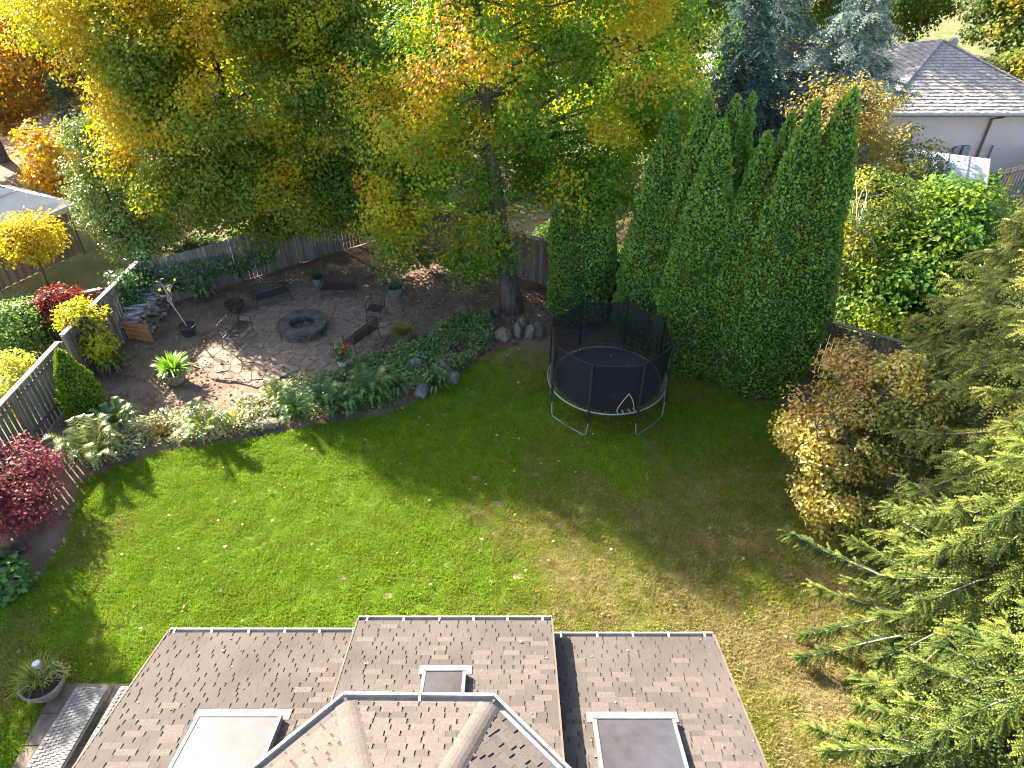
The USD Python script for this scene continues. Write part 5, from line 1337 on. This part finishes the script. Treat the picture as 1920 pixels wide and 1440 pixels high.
single('sedge_clump', 'olive sedge clump above the lawn, right of the sunlit fern', 'grass clump', m, 'leaf', color=True)

BANK = Polygon([tuple(at(*p)[:2]) for p in [(160, 880), (225, 868), (300, 838), (400, 825), (500, 808), (620, 783), (720, 770), (800, 737), (870, 693), (928, 640), (915, 590), (860, 590), (800, 635), (745, 655), (690, 668), (650, 700), (560, 712), (505, 742), (435, 764), (345, 776), (275, 788), (190, 800), (120, 830)]])
def inside(pg, n, rng):
    x0, y0, x1, y1 = pg.bounds
    q = rng.uniform((x0, y0), (x1, y1), (n * 4, 2))
    return q[shapely.contains_xy(pg, q[:, 0], q[:, 1])][:n]
n = 36000
q = inside(BANK, n, rng); n = len(q)
hump = meshkit.fbm(np.column_stack([q * 1.2, 0 * q[:, 0]]), 3, 4)
keep = rng.random(n) < np.clip((hump - 0.30) * 4.5, 0.12, 1)
q, hump = q[keep], hump[keep]; n = len(q)
z = 0.02 + rng.random(n) * (0.05 + 0.60 * np.clip(hump - 0.1, 0, 1))
P = np.column_stack([q, z])
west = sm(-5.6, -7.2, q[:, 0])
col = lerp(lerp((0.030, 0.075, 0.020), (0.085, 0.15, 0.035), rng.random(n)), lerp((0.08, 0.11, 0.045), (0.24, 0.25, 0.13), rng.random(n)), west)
dead = rng.random(n) < 0.06
col[dead] = (0.25, 0.15, 0.08)
m = MB(); leaves(m, P, unit(rng.normal(size=(n, 3)) * .55 + A(0, 0, 1)), rng.uniform(0.05, 0.11, n), col, rng, wide=0.8)
stuff('ground_cover', 'low leafy ground cover on the rocky bank above the lawn', 'ground cover', m, 'leaf_glossy')
# fallen leaves: on the soil, the patio, the lawn and the roof
BED = Polygon([(-13.2, 16.5), (-11, 15.5), (-7, 16.5), (-1.6, 18.5), (0.3, 20), (2.5, 20.2), (1.5, 22.8), (-1, 24.4), (-5, 27.7), (-9, 25.2), (-13, 22)])
n = 12000
q = inside(BED, n, rng)
east = sm(-6.0, -2.5, q[:, 0])
q = q[rng.random(len(q)) < 0.25 + 0.75 * east]
q = q[~shapely.contains_xy(PATIO.buffer(-0.2), q[:, 0], q[:, 1]) | (rng.random(len(q)) < 0.25)]
n = len(q)
P = np.column_stack([q, rng.uniform(0.045, 0.075, n)])
tone = rng.random(n)
col = lerp(lerp((0.24, 0.135, 0.085), (0.48, 0.30, 0.21), tone), (0.42, 0.34, 0.24), (rng.random(n) < 0.25) * 1.0)
m = MB(); leaves(m, P, unit(rng.normal(size=(n, 3)) * .32 + A(0, 0, 1)), rng.uniform(0.07, 0.14, n), col, rng, 'maple', droop=0)
n = 320
q = inside(LAWN, n, rng); q = q[(q[:, 1] > 7.6)]; n = len(q)
leaves(m, np.column_stack([q, np.full(n, 0.075)]), unit(rng.normal(size=(n, 3)) * .3 + A(0, 0, 1)), rng.uniform(0.05, 0.12, n), lerp((0.36, 0.26, 0.12), (0.62, 0.52, 0.34), rng.random(n)), rng, 'maple', droop=0)
tl = np.array([(0.7, 0.5), (-0.9, 0.7), (-0.5, -0.4), (0.2, 1.1), (1.0, -0.3), (-1.1, -0.2), (0.1, -0.9)])
leaves(m, np.column_stack([TC[:2] + tl, np.full(7, RZ + 0.02)]), unit(rng.normal(size=(7, 3)) * .2 + A(0, 0, 1)), 0.10, np.tile((0.42, 0.30, 0.15), (7, 1)), rng, 'maple', droop=0)
for nm, xa, xb, ye, ze in ROOFS:
    n = 26
    u, v = rng.uniform(xa + .05, xb - .05, n), rng.uniform(0.05, 2.4, n)
    leaves(m, np.stack([u, ye - v, ze + SL * v + 0.025], 1), unit(rng.normal(size=(n, 3)) * .3 + A(0, .3, 1)), rng.uniform(0.025, 0.06, n), lerp((0.30, 0.20, 0.11), (0.60, 0.48, 0.34), rng.random(n)), rng, 'rhomb', droop=0)
stuff('fallen_leaves', 'scattered tan and pinkish fallen leaves on soil, patio, lawn and roof', 'leaves', m, 'dry_leaf')
